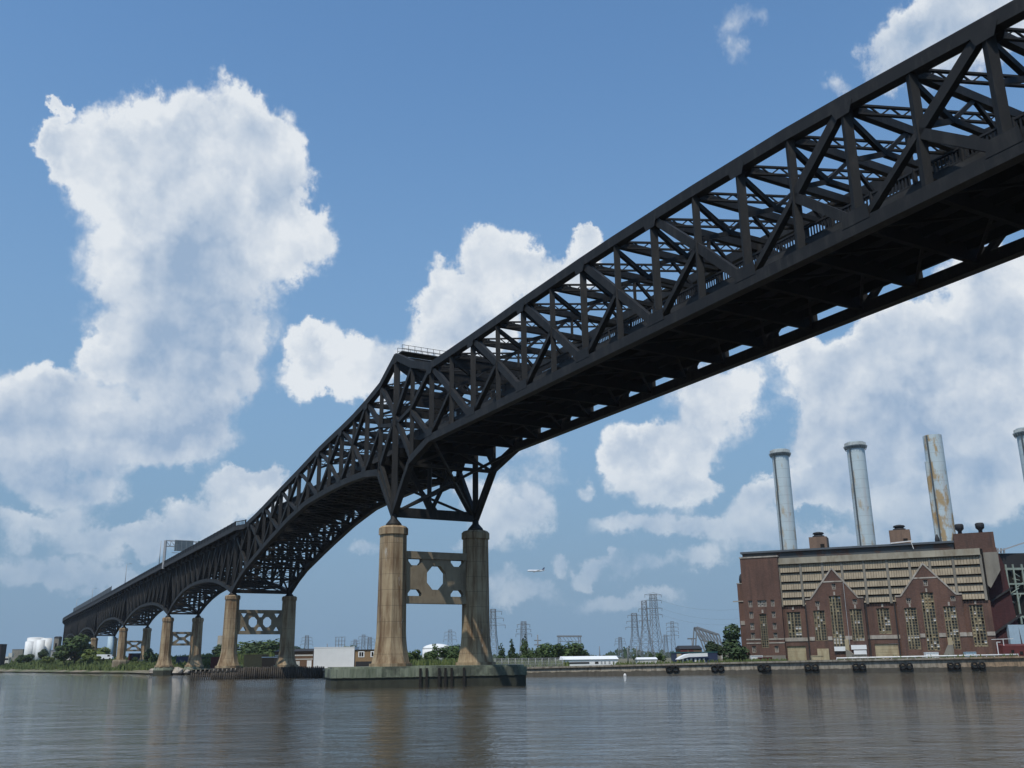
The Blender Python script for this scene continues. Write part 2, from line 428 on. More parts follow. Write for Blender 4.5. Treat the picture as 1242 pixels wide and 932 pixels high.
bavg = math2(nt, 'DIVIDE', accb, math2(nt, 'MAXIMUM', accd, 1e-4))
def billow(vec):
    n = nd(nt, 'ShaderNodeTexVoronoi', feature='F1', voronoi_dimensions='2D'); n.inputs['Scale'].default_value = 16
    n.inputs['Detail'].default_value = 1.6; n.inputs['Roughness'].default_value = 0.5
    lk(nt, vec, n.inputs['Vector']); return n.outputs['Distance']
wp2 = nd(nt, 'ShaderNodeVectorMath', operation='MULTIPLY_ADD')            # a finer wobble keeps the billows from looking cellular
lk(nt, n2d(DIR, 34, 3, 0.6, 'Color'), wp2.inputs[0]); wp2.inputs[1].default_value = (0.03, 0.03, 0); lk(nt, P, wp2.inputs[2])
B = wp2.outputs[0]
n_a = n2d(DIR, 24, 7, 0.6); bl = billow(B)
SO = (0.016, -0.024)                                                      # away from the sun, in bearing and height
n_b = n2d(shift(DIR, *SO), 24, 3, 0.6); bl2 = billow(shift(B, *SO))
tex = math2(nt, 'MULTIPLY_ADD', n_a, 1.1, math2(nt, 'MULTIPLY_ADD', bl, -0.55, -0.33))
tex2 = math2(nt, 'MULTIPLY_ADD', n_b, 1.1, math2(nt, 'MULTIPLY_ADD', bl2, -0.55, -0.33))
field = math2(nt, 'ADD', math2(nt, 'MULTIPLY', accw, math2(nt, 'MULTIPLY_ADD', tex, 0.8, 1.0)), math2(nt, 'MULTIPLY', tex, 0.18))
mr = nd(nt, 'ShaderNodeMapRange', interpolation_type='SMOOTHSTEP'); lk(nt, field, mr.inputs[0])
mr.inputs[1].default_value = 0.05; mr.inputs[2].default_value = 0.40
alpha = mr.outputs[0]
relief = math2(nt, 'SUBTRACT', tex, tex2)
core = nd(nt, 'ShaderNodeMapRange', interpolation_type='SMOOTHSTEP'); lk(nt, accw, core.inputs[0])
core.inputs[1].default_value = 0.3; core.inputs[2].default_value = 1.5; core.inputs[3].default_value = 0.18; core.inputs[4].default_value = -0.10
lowf = n2d(shift(DIR, 3.1, 1.7), 7, 3, 0.5)
bright = math2(nt, 'ADD', math2(nt, 'MULTIPLY_ADD', relief, 0.4, bavg), math2(nt, 'MULTIPLY_ADD', math2(nt, 'SUBTRACT', lowf, 0.5), 0.6, core.outputs[0]))
CL = nd(nt, 'ShaderNodeValToRGB'); e = CL.color_ramp.elements
K = 1 / SKYS
e[0].position = 0.40; e[0].color = (0.32 * K / 14, 0.435 * K / 14, 0.60 * K / 14, 1)
e[1].position = 1.12 / 1.2; e[1].color = (0.79 * K / 14, 0.83 * K / 14, 0.87 * K / 14, 1)
lk(nt, math2(nt, 'MULTIPLY', bright, 1 / 1.2), CL.inputs[0])
clc = nd(nt, 'ShaderNodeVectorMath', operation='SCALE'); lk(nt, CL.outputs[0], clc.inputs[0]); clc.inputs['Scale'].default_value = 14
# low clouds sink into the horizon haze
fade = nd(nt, 'ShaderNodeMapRange', interpolation_type='SMOOTHSTEP'); lk(nt, el, fade.inputs[0])
fade.inputs[1].default_value = R(0.5); fade.inputs[2].default_value = R(14); fade.inputs[3].default_value = 0.28; fade.inputs[4].default_value = 0.97
al = math2(nt, 'MULTIPLY', alpha, fade.outputs[0])
# summer haze thickens toward the horizon
skyc = mixc(nt, 1.0, sky.outputs[0], (0.95, 1.25, 1.36), 'MULTIPLY')
hzw = nd(nt, 'ShaderNodeMapRange', interpolation_type='SMOOTHSTEP'); lk(nt, el, hzw.inputs[0])
hzw.inputs[1].default_value = R(-2); hzw.inputs[2].default_value = R(40); hzw.inputs[3].default_value = 1.0; hzw.inputs[4].default_value = 0.0
skyc = mixc(nt, hzw.outputs[0], skyc, tuple(c / SKYS for c in (0.195, 0.312, 0.455)))
fin = mixc(nt, al, skyc, clc.outputs[0])
lk(nt, fin, bg.inputs[0]); lk(nt, bg.outputs[0], out.inputs[0])
W.cycles.sampling_method = 'MANUAL'; W.cycles.sample_map_resolution = 512

S.view_settings.view_transform = 'Standard'; S.view_settings.look = 'None'
S.view_settings.exposure = 0.0; S.view_settings.gamma = 1.0
S.render.engine = 'CYCLES'
S.cycles.max_bounces = 5; S.cycles.diffuse_bounces = 3; S.cycles.glossy_bounces = 3
S.cycles.use_denoising = True
S.cycles.caustics_reflective = False; S.cycles.caustics_refractive = False

# ------------------------------------------------------------------ water and land
def water_mat():
    mt, nt, b, vec = base_mat('river_water', 0.03, 0.5)
    b.inputs['IOR'].default_value = 1.33
    n0 = noise(nt, vec, 0.02, 3, 0.5)
    c = mixc(nt, n0, (0.058, 0.049, 0.034), (0.076, 0.064, 0.044))
    lk(nt, c, b.inputs['Base Color'])
    w1 = noise(nt, vec, 0.75, 5, 0.66, stretch=(0.7, 1.0, 1), dist=0.6)
    w2 = noise(nt, vec, 2.6, 3, 0.6, stretch=(0.75, 1.0, 1))
    w3 = noise(nt, vec, 0.22, 3, 0.5, stretch=(0.6, 1.0, 1))
    patch = ramp(nt, noise(nt, vec, 0.03, 3, 0.6, stretch=(0.5, 1.6, 1)), [(0.36, 0.5), (0.64, 1.0)])
    hgt = math2(nt, 'MULTIPLY_ADD', w2, 0.05, math2(nt, 'MULTIPLY', w1, 0.15))
    hgt = math2(nt, 'MULTIPLY_ADD', w3, 0.22, math2(nt, 'MULTIPLY', hgt, patch))
    bp = nd(nt, 'ShaderNodeBump'); bp.inputs['Strength'].default_value = 1.0; bp.inputs['Distance'].default_value = 1.0
    lk(nt, hgt, bp.inputs['Height']); lk(nt, bp.outputs[0], b.inputs['Normal'])
    return mt
MAT['water'] = water_mat()
w = MB(); b0 = w.add([(-9000, -1500, 0), (9000, -1500, 0), (9000, 9000, 0), (-9000, 9000, 0)]); w.face([0, 1, 2, 3])
tag(w.build('river_water', 'water', fix=False), kind='structure')

# the near edge of the land, from the right to the left; z is the height of its top
SHORE = [(700, 160, 3.0), (300, 195, 3.0), (112, 211, 2.95), (54, 216, 2.5), (20, 219.5, 2.1), (2.7, 221, 1.9), (-20, 226, 1.8), (-45, 233, 1.8), (-52, 262, 1.8),
         (-80, 292, 1.9), (-104, 318, 1.6)]
BANK = [(-104, 318), (-122, 336), (-137, 360), (-152, 386), (-185, 420), (-238, 482), (-305, 560), (-480, 700), (-900, 900), (-3000, 1600)]
def land_mat():
    mt, nt, b, vec = base_mat('yard_ground', 0.95, 0.15)
    n1 = noise(nt, vec, 0.08, 6, 0.6); n2 = noise(nt, vec, 1.0, 5, 0.6)
    c = mixc(nt, ramp(nt, n1, [(0.42, 0.0), (0.58, 1.0)]), (0.20, 0.17, 0.13), (0.08, 0.10, 0.045))
    c = mixc(nt, ramp(nt, n2, [(0.4, 0.0), (0.7, 0.4)]), c, (0.13, 0.11, 0.09))
    lk(nt, c, b.inputs['Base Color']); return mt
MAT['land'] = land_mat()
lb = MB()
edge = [(x, y, z) for x, y, z in SHORE] + [(x, y, 0.35) for x, y in BANK[1:]]
n = len(edge)
far = [(x * 14 if abs(x) > 5 else x, 9000, 2.0) for x, y, z in edge]
far = [(9000 - 18000 * i / (n - 1), 8900, 2.0) for i in range(n)]
def mid(k, y_add):
    x, y, z = edge[k]; return (x * (1 + y_add / 700), y + y_add, max(z, 1.8) if k < len(SHORE) else 3.0)
rows = [edge, [mid(k, 12 if k < len(SHORE) else 30) for k in range(n)], [mid(k, 250) for k in range(n)], far]
for rw in rows: lb.add(rw)
for r_ in range(3):
    for i in range(n - 1):
        lb.face([r_ * n + i, r_ * n + i + 1, (r_ + 1) * n + i + 1, (r_ + 1) * n + i])
tag(lb.build('ground', 'land'), kind='structure')

# quay wall
qm = MB()
for i in range(len(SHORE) - 3):
    (x0, y0, z0), (x1, y1, z1) = SHORE[i], SHORE[i + 1]
    a, c = V((x0, y0, 0)), V((x1, y1, 0))
    d = (c - a).normalized(); nn = V((d.y, -d.x, 0));
    if nn.y > 0: nn = -nn
    bt = 0.25 if i < 3 else 0.7       # the older stretch leans back
    qm.hexa([a + nn * bt + V((0, 0, -1)), c + nn * bt + V((0, 0, -1)), c - nn * .6 + V((0, 0, -1)), a - nn * .6 + V((0, 0, -1)),
             a + nn * .05 + V((0, 0, z0 - .25)), c + nn * .05 + V((0, 0, z1 - .25)), c - nn * .6 + V((0, 0, z1 - .25)), a - nn * .6 + V((0, 0, z0 - .25))])
quay = empty('quay_wall', (54, 216, 0)); tag(quay, 'long stained concrete quay wall along the far river bank', 'quay wall')
qm.build('wall', 'quay', quay, (54, 216, 0))
cp = MB()
for i in range(len(SHORE) - 3):
    (x0, y0, z0), (x1, y1, z1) = SHORE[i], SHORE[i + 1]
    cp.beam((x0, y0 - .05, z0 - .08), (x1, y1 - .05, z1 - .08), 0.9, 0.36)
cp.build('coping', 'quay', quay, (54, 216, 0))

def quay_front(px):
    """point on the quay edge under photo column px"""
    d = ray(px, 810)
    for i in range(len(SHORE) - 1):
        (x0, y0, z0), (x1, y1, z1) = SHORE[i], SHORE[i + 1]
        k = d.x / d.y
        den = (x1 - x0) - k * (y1 - y0)
        t = (k * y0 - x0) / den
        if 0 <= t <= 1: return V((x0 + (x1 - x0) * t, y0 + (y1 - y0) * t, z0 + (z1 - z0) * t)), V((x0 - x1, y0 - y1, 0)).normalized()

# rubber tyres hanging on the quay
def tyre_mesh():
    mb = MB(); n, mm = 20, 8
    for i in range(n):
        a = 2 * math.pi * i / n
        for j in range(mm):
            t = 2 * math.pi * j / mm
            rr = 0.56 + 0.24 * math.cos(t) * (1.0 if math.cos(t) > 0 else 0.9)
            mb.v.append(V((rr * math.cos(a), 0.22 * math.sin(t), rr * math.sin(a))))
    for i in range(n):
        for j in range(mm):
            k = (i + 1) % n; l = (j + 1) % mm
            mb.face([i * mm + j, k * mm + j, k * mm + l, i * mm + l], 0, True)
    return mb
ty0 = tyre_mesh().build('rubber_tyre', 'rubber')
TY = [(811, 819), (866, 873.5), (922, 930), (979, 988), (1037, 1045), (1094, 1102), (1152, 1160), (1181, 1190)]
WH = ['near the white curved roof', 'below the dark leafy tree', 'below the left brick tower', 'below the first tan garage door', 'below the first gable',
      'below the second tan garage door', 'below the second gable', 'nearest the red shed']
first = True
for i, pr in enumerate(TY):
    for j, px in enumerate(pr):
        q, d = quay_front(px)
        o = ty0 if first else ty0.copy()
        if not first: COL.objects.link(o)
        first = False
        o.location = (q.x, q.y - 0.55, 1.25); o.rotation_euler = (0, random.uniform(0, 3), math.atan2(d.y, d.x))
        tag(o, f"{'left' if j == 0 else 'right'} black tyre of the pair on the quay wall {WH[i]}", 'tyre', 'tyre fenders on the quay wall')

# ------------------------------------------------------------------ the bridge
d_ax = ray(-38, 806.5); AX = -V((d_ax.x, d_ax.y, 0)).normalized()    # along the bridge, toward the camera's side
NX = V((-AX.y, AX.x, 0)); NX = NX if NX.x > 0 else -NX               # across it, away from the camera
P1 = at_y(474, 640, 150.0); P1.z = 0
Wd = 14.5
S_CURVE, RAD = -600.0, 330.0
def bp(s, off, z):
    if s >= S_CURVE: return P1 + AX * s + NX * off + V((0, 0, z))
    c = P1 + AX * S_CURVE + NX * RAD
    th = (S_CURVE - s) / RAD
    return c - NX * (RAD - off) * math.cos(th) - AX * (RAD - off) * math.sin(th) + V((0, 0, z))
def interp(tab, s):
    tab = sorted(tab)
    if s <= tab[0][0]: return tab[0][1]
    for (a, b), (c, d) in zip(tab, tab[1:]):
        if s <= c: return b + (d - b) * (s - a) / (c - a)
    return tab[-1][1]
def width(s): return Wd if s > -106 else max(9.6, Wd - (Wd - 9.6) * (-106 - s) / 90)
SM = [1.2, 7.9, 15.3, 22.3, 29.2, 36.5, 43.4, 50.4, 57.2, 63.9, 70.5, 77.1, 83.4, 89.6, 95.7, 101.9, 108.1, 114.3, 120.6, 126.9, 133.2]
TOPM = [52.4, 49.2, 46.8, 46.85, 46.95, 47.1, 47.3, 47.4, 47.5, 47.5, 47.4, 47.3, 47.1, 46.9, 46.5, 46.0, 45.5, 45.0, 44.5, 44.0, 43.6]
FLTOP = [(-6.1, 49.1), (-14.8, 47.0), (-25.3, 45.7), (-36.9, 44.5), (-52.8, 42.1), (-67.3, 40.1), (-83.5, 37.7), (-90.6, 36.9), (-106, 35.0)]
FLBOT = [(-7.3, 34.0), (-13.3, 35.1), (-28.3, 35.3), (-45.1, 34.8), (-57.8, 33.1), (-75.3, 29.7), (-95.5, 25.2), (-106, 20.9)]
def s_k(k): return SM[k] if k >= 0 else 1.2 + 6.675 * k
def zt(k): return TOPM[k] if k >= 0 else interp(FLTOP, s_k(k))
def zb(k):
    if k == 0: return 26.2
    if k > 0: return 33.6 if k == 1 else 35.55
    return interp(FLBOT, s_k(k))
KMIN, KMAX = -16, 19
DECK = [(-700, 32.2), (-620, 33.6), (-550, 34.2), (-410, 34.7), (-280, 35.6), (-200, 36.0), (-106, 36.4), (-60, 36.9), (0, 37.5), (140, 37.4)]
def zd(s): return interp(DECK, s)
KEYS = sorted(set([-106]))

bridge = empty('steel_truss_bridge', bp(0, Wd / 2, 0))
tag(bridge, 'long black steel truss bridge crossing the whole river on concrete piers', 'bridge')
BO = bridge.location.copy()
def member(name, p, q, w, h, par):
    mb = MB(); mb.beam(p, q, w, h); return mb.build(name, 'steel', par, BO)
def node(k, t, off): return bp(s_k(k), off, t)

def laced(mb, p, q, w, gap, step, bar=0.09):
    """two flanges with zigzag lacing"""
    p, q = V(p), V(q); d = (q - p); L = d.length; d.normalize()
    side = V((0, 0, 1)) - d * d.z; side.normalize(); side *= gap / 2
    mb.beam(p + side, q + side, w, bar * 1.6); mb.beam(p - side, q - side, w, bar * 1.6)
    n = max(2, int(L / step))
    for i in range(n):
        a = p + d * (L * i / n); b_ = p + d * (L * (i + 1) / n); s_ = side if i % 2 == 0 else -side
        mb.beam(a + s_, b_ - s_, w * 0.5, bar)

for off in (0.0, Wd):
    tr = empty('truss', (0, 0, 0), 0, bridge)
    tc_, bc_ = MB(), MB()
    for k in range(KMIN, KMAX):
        a, b_ = node(k, zt(k), off), node(k + 1, zt(k + 1), off)
        tc_.beam(a, b_, 0.95, 1.15)
        a, b_ = node(k, zb(k), off), node(k + 1, zb(k + 1), off)
        bc_.beam(a, b_, 0.95, 1.1 if k >= 1 or k < -1 else 0.85)
    for k in range(KMIN, KMAX + 1):                                   # gusset plates
        ev = (k % 2 == 0)
        for (z, mbx, sg) in ((zt(k), tc_, -1), (zb(k), bc_, 1)):
            if (k == 0 and mbx is bc_) or not ev: continue
            wv, hv = 2.2, 0.7
            if k > 0 and mbx is bc_: wv, hv = 2.7, 0.95
            s0, s1 = s_k(k) - wv / 2, s_k(k) + wv / 2
            za = z + sg * 0.3; zc = z + sg * (0.55 + hv)
            for o2 in (off - 0.49, off + 0.49):
                if mbx is bc_ and k > 0 and o2 > Wd / 2 and o2 < Wd: continue
                tp = .06 if mbx is bc_ else .18
                p_ = [bp(s0, o2 - .02, za), bp(s1, o2 - .02, za), bp(s1 - wv * tp, o2 - .02, zc), bp(s0 + wv * tp, o2 - .02, zc)]
                q_ = [x + NX * .04 for x in p_]
                mbx.hexa(p_ + q_)
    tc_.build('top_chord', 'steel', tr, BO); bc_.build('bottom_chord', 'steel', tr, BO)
    for k in range(KMIN, KMAX + 1):
        if k == 0:
            mb = MB(); mb.beam(node(0, 26.2, off), node(0, zt(0), off), 0.85, 0.95)
            mb.lathe(bp(s_k(0), off, 24.3), [(1.35, 0), (1.2, .35), (.55, 1.1), (.5, 1.9)], 12)
            mb.build('vertical_post', 'steel', tr, BO); continue
        if k == KMIN:
            mb = MB(); mb.beam(node(k, zb(k), off), node(k, zt(k), off), 0.7, 0.8)
            mb.lathe(bp(s_k(k), off, 20.05), [(1.2, 0), (1.0, .3), (.45, .9), (.4, 1.5)], 12)
            mb.build('vertical_post', 'steel', tr, BO); continue
        wv = 0.72 if k % 2 == 0 else 0.62
        member('vertical_post', node(k, zb(k), off), node(k, zt(k), off), 0.6, wv, tr)
    def dia(ka, za, kb, zb_, w): member('diagonal_brace', node(ka, za, off), node(kb, zb_, off), 0.62, w, tr)
    # tower panels over the pier
    zm0 = 42.2
    for sg in (1, -1):
        dia(sg, zt(sg) - .3, 0, zm0, 0.7); dia(0, zm0, sg, zb(sg) + .5, 0.8)
        dia(2 * sg, zt(2 * sg), sg, 42.0, 0.72); dia(sg, 42.0, 0, zm0 - 1.5, 0.6); dia(sg, 41.5, 2 * sg, zb(2 * sg) + .3, 0.62)
        if sg < 0: dia(0, 26.6, -1, zb(-1) + 2, 0.6)
    # main span: diagonals fall toward mid-span, short struts from their middles
    for k in range(2, KMAX, 2):
        if k < 12: top, bot = k, k + 2
        else: top, bot = k + 2, k
        if max(top, bot) > KMAX: continue
        m_ = k + 1
        zmid = (zt(top) + zb(bot)) / 2
        dia(top, zt(top), m_, zmid, 0.85); dia(m_, zmid, bot, zb(bot), 0.85 if k < 12 else 0.5)
        dia(m_, zmid, top, zb(top) + .4, 0.5 if k < 12 else 0.8)
    for k in range(-4, KMIN - 1, -2):                                  # flanking span
        hi = k + 2; m_ = k + 1
        if k > -11:
            zmid = (zt(hi) + zb(k)) / 2
            dia(hi, zt(hi), m_, zmid, 0.75); dia(m_, zmid, k, zb(k), 0.75); dia(m_, zmid, hi, zb(hi), 0.5)
            dia(k, zt(k), m_, zmid, 0.5)
        else:
            zmid = (zt(k) + zb(hi)) / 2
            dia(k, zt(k), m_, zmid, 0.7); dia(m_, zmid, hi, zb(hi), 0.7); dia(m_, zmid, k, zb(k), 0.5); dia(m_, zmid, hi, zt(hi), 0.45)

# cross frames between the two trusses
for k in range(KMIN, KMAX + 1):
    mb = MB(); s_ = s_k(k); z1 = zt(k); hd = zd(s_) + 5.3
    c = lambda o, z: bp(s_, o, z)
    if z1 - hd > 1.0:                                                  # clear of the traffic
        mb.beam(c(.4, z1 - .3), c(Wd - .4, z1 - .3), 0.55, 0.8)
        zl = max(hd, z1 - 3.4)
        if z1 - zl > 1.6:
            mb.beam(c(.28 * Wd, zl), c(.72 * Wd, zl), 0.4, 0.5)
            mb.beam(c(.2, z1 - 1.2), c(.28 * Wd, zl), 0.4, 0.5); mb.beam(c(Wd - .2, z1 - 1.2), c(.72 * Wd, zl), 0.4, 0.5)
            mb.beam(c(.2, zl - 1.6), c(.28 * Wd, zl), 0.35, 0.4); mb.beam(c(Wd - .2, zl - 1.6), c(.72 * Wd, zl), 0.35, 0.4)
            for f0, f1 in ((.28, .5), (.72, .5)): mb.beam(c(f0 * Wd, zl), c(f1 * Wd, z1 - .5), 0.3, 0.34)
            if k % 2 == 0: mb.beam(c(.5 * Wd, z1 - .5), c(.5 * Wd, zl), 0.3, 0.34)
        else:
            mb.beam(c(.3, z1 - 2.2), c(2.2, z1 - .6), 0.3, 0.4); mb.beam(c(Wd - .3, z1 - 2.2), c(Wd - 2.2, z1 - .6), 0.3, 0.4); mb.beam(c(2.2, z1 - .6), c(Wd - 2.2, z1 - .6), .3, .3)
        if k in (0, 1, -1, 2, 3):                                       # deep portals by the tower
            mb.beam(c(.4, z1 - 1.0), c(Wd - .4, z1 - 1.0), 0.3, 2.2)
            if k in (0, 1, -1):
                mb.beam(c(.4, hd), c(Wd - .4, hd), 0.4, 0.9)
                if z1 - hd > 5:
                    zz = (z1 - 2 + hd) / 2
                    for f0, f1 in ((.03, .5), (.97, .5)):
                        mb.beam(c(f0 * Wd, z1 - 2), c(f1 * Wd, zz), .3, .4); mb.beam(c(f0 * Wd, hd + .4), c(f1 * Wd, zz), .3, .4)
    if mb.v: mb.build('sway_frame', 'steel', bridge, BO)
    mb = MB()
    zbm = zd(s_) - 1.4
    if k <= -3 or k in (0, 1, -1):
        zlo = zb(k)
        if k in (1, -1): zlo = 33.0
        if zbm - zlo > 2.5 or k in (0, KMIN):
            mb.beam(c(.4, zlo), c(Wd - .4, zlo), 0.5, 0.9 if k in (0, KMIN) else 0.5)
            if k == 0:
                mb.beam(c(.5, 26.5), c(Wd - .5, 26.5), 0.9, 1.5)
                for f0, f1 in ((.06, .33), (.94, .67), (.35, .18), (.65, .82)):
                    pass
                mb.beam(c(.4, 35.0), c(.5 * Wd, 27.2), .4, .5)
                mb.beam(c(.45 * Wd, 27.2), c(.72 * Wd, 35), .4, .6); mb.beam(c(.93 * Wd, 27.2), c(.62 * Wd, 34.5), .4, .8)
                mb.beam(c(.42 * Wd, 27.0), c(.42 * Wd, 35), .5, .7); mb.beam(c(.18 * Wd, 34), c(.42 * Wd, 27.2), .4, .6)
                mb.beam(c(.55 * Wd, 31.2), c(.82 * Wd, 31.2), .3, .4)
            elif zbm - zlo > 2.5:
                zc = (zlo + zbm) / 2
                mb.beam(c(.3, zlo), c(.5 * Wd, zbm), .35, .4); mb.beam(c(Wd - .3, zlo), c(.5 * Wd, zbm), .35, .4)
                if zbm - zlo > 6:
                    mb.beam(c(.3, zc), c(Wd - .3, zc), .3, .4)
                    mb.beam(c(.3, zc), c(.5 * Wd, zlo), .3, .35); mb.beam(c(Wd - .3, zc), c(.5 * Wd, zlo), .3, .35)
    if mb.v: mb.build('lower_sway_frame', 'steel', bridge, BO)
# laced bracing in the plane of the top chords
lt = MB()
for k in range(-9, KMAX):
    for (oa, ob) in ((0.3, Wd - .3),):
        if zt(k) - zd(s_k(k)) < 5.5: continue
        laced(lt, bp(s_k(k), oa, zt(k) - .35), bp(s_k(k + 1), ob, zt(k + 1) - .35), 0.28, 0.75, 0.85, 0.11)
lt.build('lateral_bracing', 'steel', bridge, BO)
# lower lateral bracing of the flanking span
lt = MB()
for k in range(-16, -2):
    for (oa, ob) in ((0.3, Wd - .3), (Wd - .3, 0.3)):
        laced(lt, bp(s_k(k), oa, zb(k)), bp(s_k(k + 1), ob, zb(k + 1)), 0.25, 0.5, 1.4, 0.1)
lt.beam(bp(s_k(0), .5, 26.6), bp(s_k(2), Wd - .5, 35), .3, .4); lt.beam(bp(s_k(0), Wd - .5, 26.6), bp(s_k(2), .5, 35), .3, .4)
lt.beam(bp(s_k(0), .5, 26.6), bp(s_k(-1), Wd - .5, 33), .3, .4); lt.beam(bp(s_k(0), Wd - .5, 26.6), bp(s_k(-1), .5, 33), .3, .4)
lt.build('lower_bracing', 'steel', bridge, BO)

# deck: slab, stringers, floor beams, fascias, railings
deck = MB()
def deck_edge(s): 
    f = min(1, max(0, (-92 - s) / 8)); e0 = 1.35 - f * 3.2
    return e0, width(s) - e0
ss = [140 - 4 * i for i in range(int((140 + 600) / 4) + 1)] + [S_CURVE - 6 * i for i in range(1, 26)]
for a, b_ in zip(ss, ss[1:]):
    (a0, a1), (c0, c1) = deck_edge(a), deck_edge(b_)
    deck.hexa([bp(a, a0, zd(a) - .3), bp(b_, c0, zd(b_) - .3), bp(b_, c1, zd(b_) - .3), bp(a, a1, zd(a) - .3),
               bp(a, a0, zd(a)), bp(b_, c0, zd(b_)), bp(b_, c1, zd(b_)), bp(a, a1, zd(a))])
dk = deck.build('deck', 'deck', bridge, BO)
st = MB()
for a, b_ in zip(ss, ss[1:]):
    for f in (0.12, 0.31, 0.5, 0.69, 0.88):
        o1, o2 = width(a) * f, width(b_) * f
        st.beam(bp(a, o1, zd(a) - .75), bp(b_, o2, zd(b_) - .75), 0.35, 0.85)
st.build('stringer', 'steel_under', dk, BO)
for side in (0, 1):
    fa, rl = MB(), MB()
    for a, b_ in zip(ss, ss[1:]):
        oa, ob = deck_edge(a)[side], deck_edge(b_)[side]
        low = 0.75 if a > -92 else 1.0
        fa.beam(bp(a, oa, zd(a) + .1 - low / 2), bp(b_, ob, zd(b_) + .1 - low / 2), 0.3, low)
        if -95 < a <= -74: continue                                     # the rail ends where the top chord comes down to the deck
        rl.beam(bp(a, oa, zd(a) + 1.25), bp(b_, ob, zd(b_) + 1.25), 0.2, 0.16)
        rl.beam(bp(a, oa, zd(a) + .22), bp(b_, ob, zd(b_) + .22), 0.2, 0.14)
        rl.beam(bp(a, oa, zd(a) + .05), bp(a, oa, zd(a) + 1.4), 0.26, 0.26)
        npk = 13 if a > -92 else 8
        for j in range(npk):
            t = (j + .5) / npk; s_ = a + (b_ - a) * t; o_ = oa + (ob - oa) * t
            if a > -92: rl.beam(bp(s_, o_, zd(s_) + .22), bp(s_, o_, zd(s_) + 1.25), .06, .13, AX)
            elif a > -330: rl.beam(bp(s_, o_, zd(s_) + .22), bp(s_, o_, zd(s_) + 1.25), .08, .30, AX)
        if a <= -330: rl.beam(bp(a, oa, zd(a) + .72), bp(b_, ob, zd(b_) + .72), 0.08, 1.0)
    fa.build('fascia', 'fascia', dk, BO); rl.build('railing', 'rail', dk, BO)
for k in range(KMIN, KMAX + 1):
    mb = MB(); s_ = s_k(k); z_ = zd(s_) - 1.3
    mb.beam(bp(s_, .3, z_), bp(s_, Wd - .3, z_), 0.45, 1.5)
    if k < KMAX:
        s2 = s_k(k + 1)                                                # bottom lateral angles seen from below
        if k >= 2 or k < -2:
            mb.beam(bp(s_, .5, z_ - .4), bp(s2, Wd / 2, zd(s2) - 1.7), .25, .2); mb.beam(bp(s_, Wd - .5, z_ - .4), bp(s2, Wd / 2, zd(s2) - 1.7), .25, .2)
    mb.build('floor_beam', 'steel_under', dk, BO)

# deck truss spans of the approach
PIER_S = [-105.5, -196.0, -303.0, -412.0, -512.0, -612.0, -690.0]
PIER_Z = [20.9, 19.6, 19.6, 18.0, 17.0, 16.0, 15.0]
for i in range(len(PIER_S) - 1):
    sa, sb = PIER_S[i], PIER_S[i + 1]
    za, zc = PIER_Z[i], PIER_Z[i + 1]
    npn = 12; crown = [26.4, 25.1, 24.2, 23.2, 22.4, 21.5][i]
    sk = [sa + (sb - sa) * j / npn for j in range(npn + 1)]
    def arch(t):
        e = za + (zc - za) * t
        return e + (crown - e) * (1 - abs(2 * t - 1) ** 2.4)
    zl = [arch(j / npn) for j in range(npn + 1)]
    for side in (0, 1):
        mb = MB(); O = lambda s: (width(s) if side else 0.0)
        for j in range(npn):
            a, b_ = sk[j], sk[j + 1]
            mb.beam(bp(a, O(a), zd(a) - 1.3), bp(b_, O(b_), zd(b_) - 1.3), .7, .9)
            mb.beam(bp(a, O(a), zl[j]), bp(b_, O(b_), zl[j + 1]), .75, .95)
            hi = (j < npn / 2)
            zmid_s = (a + b_) / 2
            if hi: mb.beam(bp(a, O(a), zd(a) - 1.5), bp(b_, O(b_), zl[j + 1]), .5, .6)
            else: mb.beam(bp(a, O(a), zl[j]), bp(b_, O(b_), zd(b_) - 1.5), .5, .6)
            zm = (zl[j] + zl[j + 1]) / 2; zu = zd(zmid_s) - 1.3
            mb.beam(bp(zmid_s, O(zmid_s), (zm + zu) / 2), bp(zmid_s, O(zmid_s), zu), .35, .4)
        for j in range(npn + 1):
            a = sk[j]
            mb.beam(bp(a, O(a), zl[j] - (0.8 if j in (0, npn) else 0)), bp(a, O(a), zd(a) - 1.3), .55, .65)
        if i < len(PIER_S) - 1:
            mb.lathe(bp(sb, O(sb), zc - 1.3), [(1.1, 0), (.9, .4), (.45, .9), (.4, 1.5)], 10)
        mb.build('deck_truss', 'steel', bridge, BO)
    mb = MB()
    for j in range(1, npn + 1):
        a = sk[j]; w_ = width(a); zu = zd(a) - 1.2; zlo = zl[j]
        mb.beam(bp(a, -1.2, zu), bp(a, w_ + 1.2, zu), .5, 1.2)
        mb.beam(bp(a, 0, zlo), bp(a, w_, zlo), .4, .55)
        nlev = 2 if zu - zlo > 9 else 1
        for q in range(nlev):
            l0 = zlo + (zu - zlo) * q / nlev; l1 = zlo + (zu - zlo) * (q + 1) / nlev
            mb.beam(bp(a, 0, l0), bp(a, w_, l1), .3, .4); mb.beam(bp(a, w_, l0), bp(a, 0, l1), .3, .4)
            if q: mb.beam(bp(a, 0, l0), bp(a, w_, l0), .3, .4)
        p = sk[j - 1]
        mb.beam(bp(p, 0, zl[j - 1]), bp(a, w_, zlo), .3, .35); mb.beam(bp(p, width(p), zl[j - 1]), bp(a, 0, zlo), .3, .35)
    mb.build('cross_bracing', 'steel', bridge, BO)
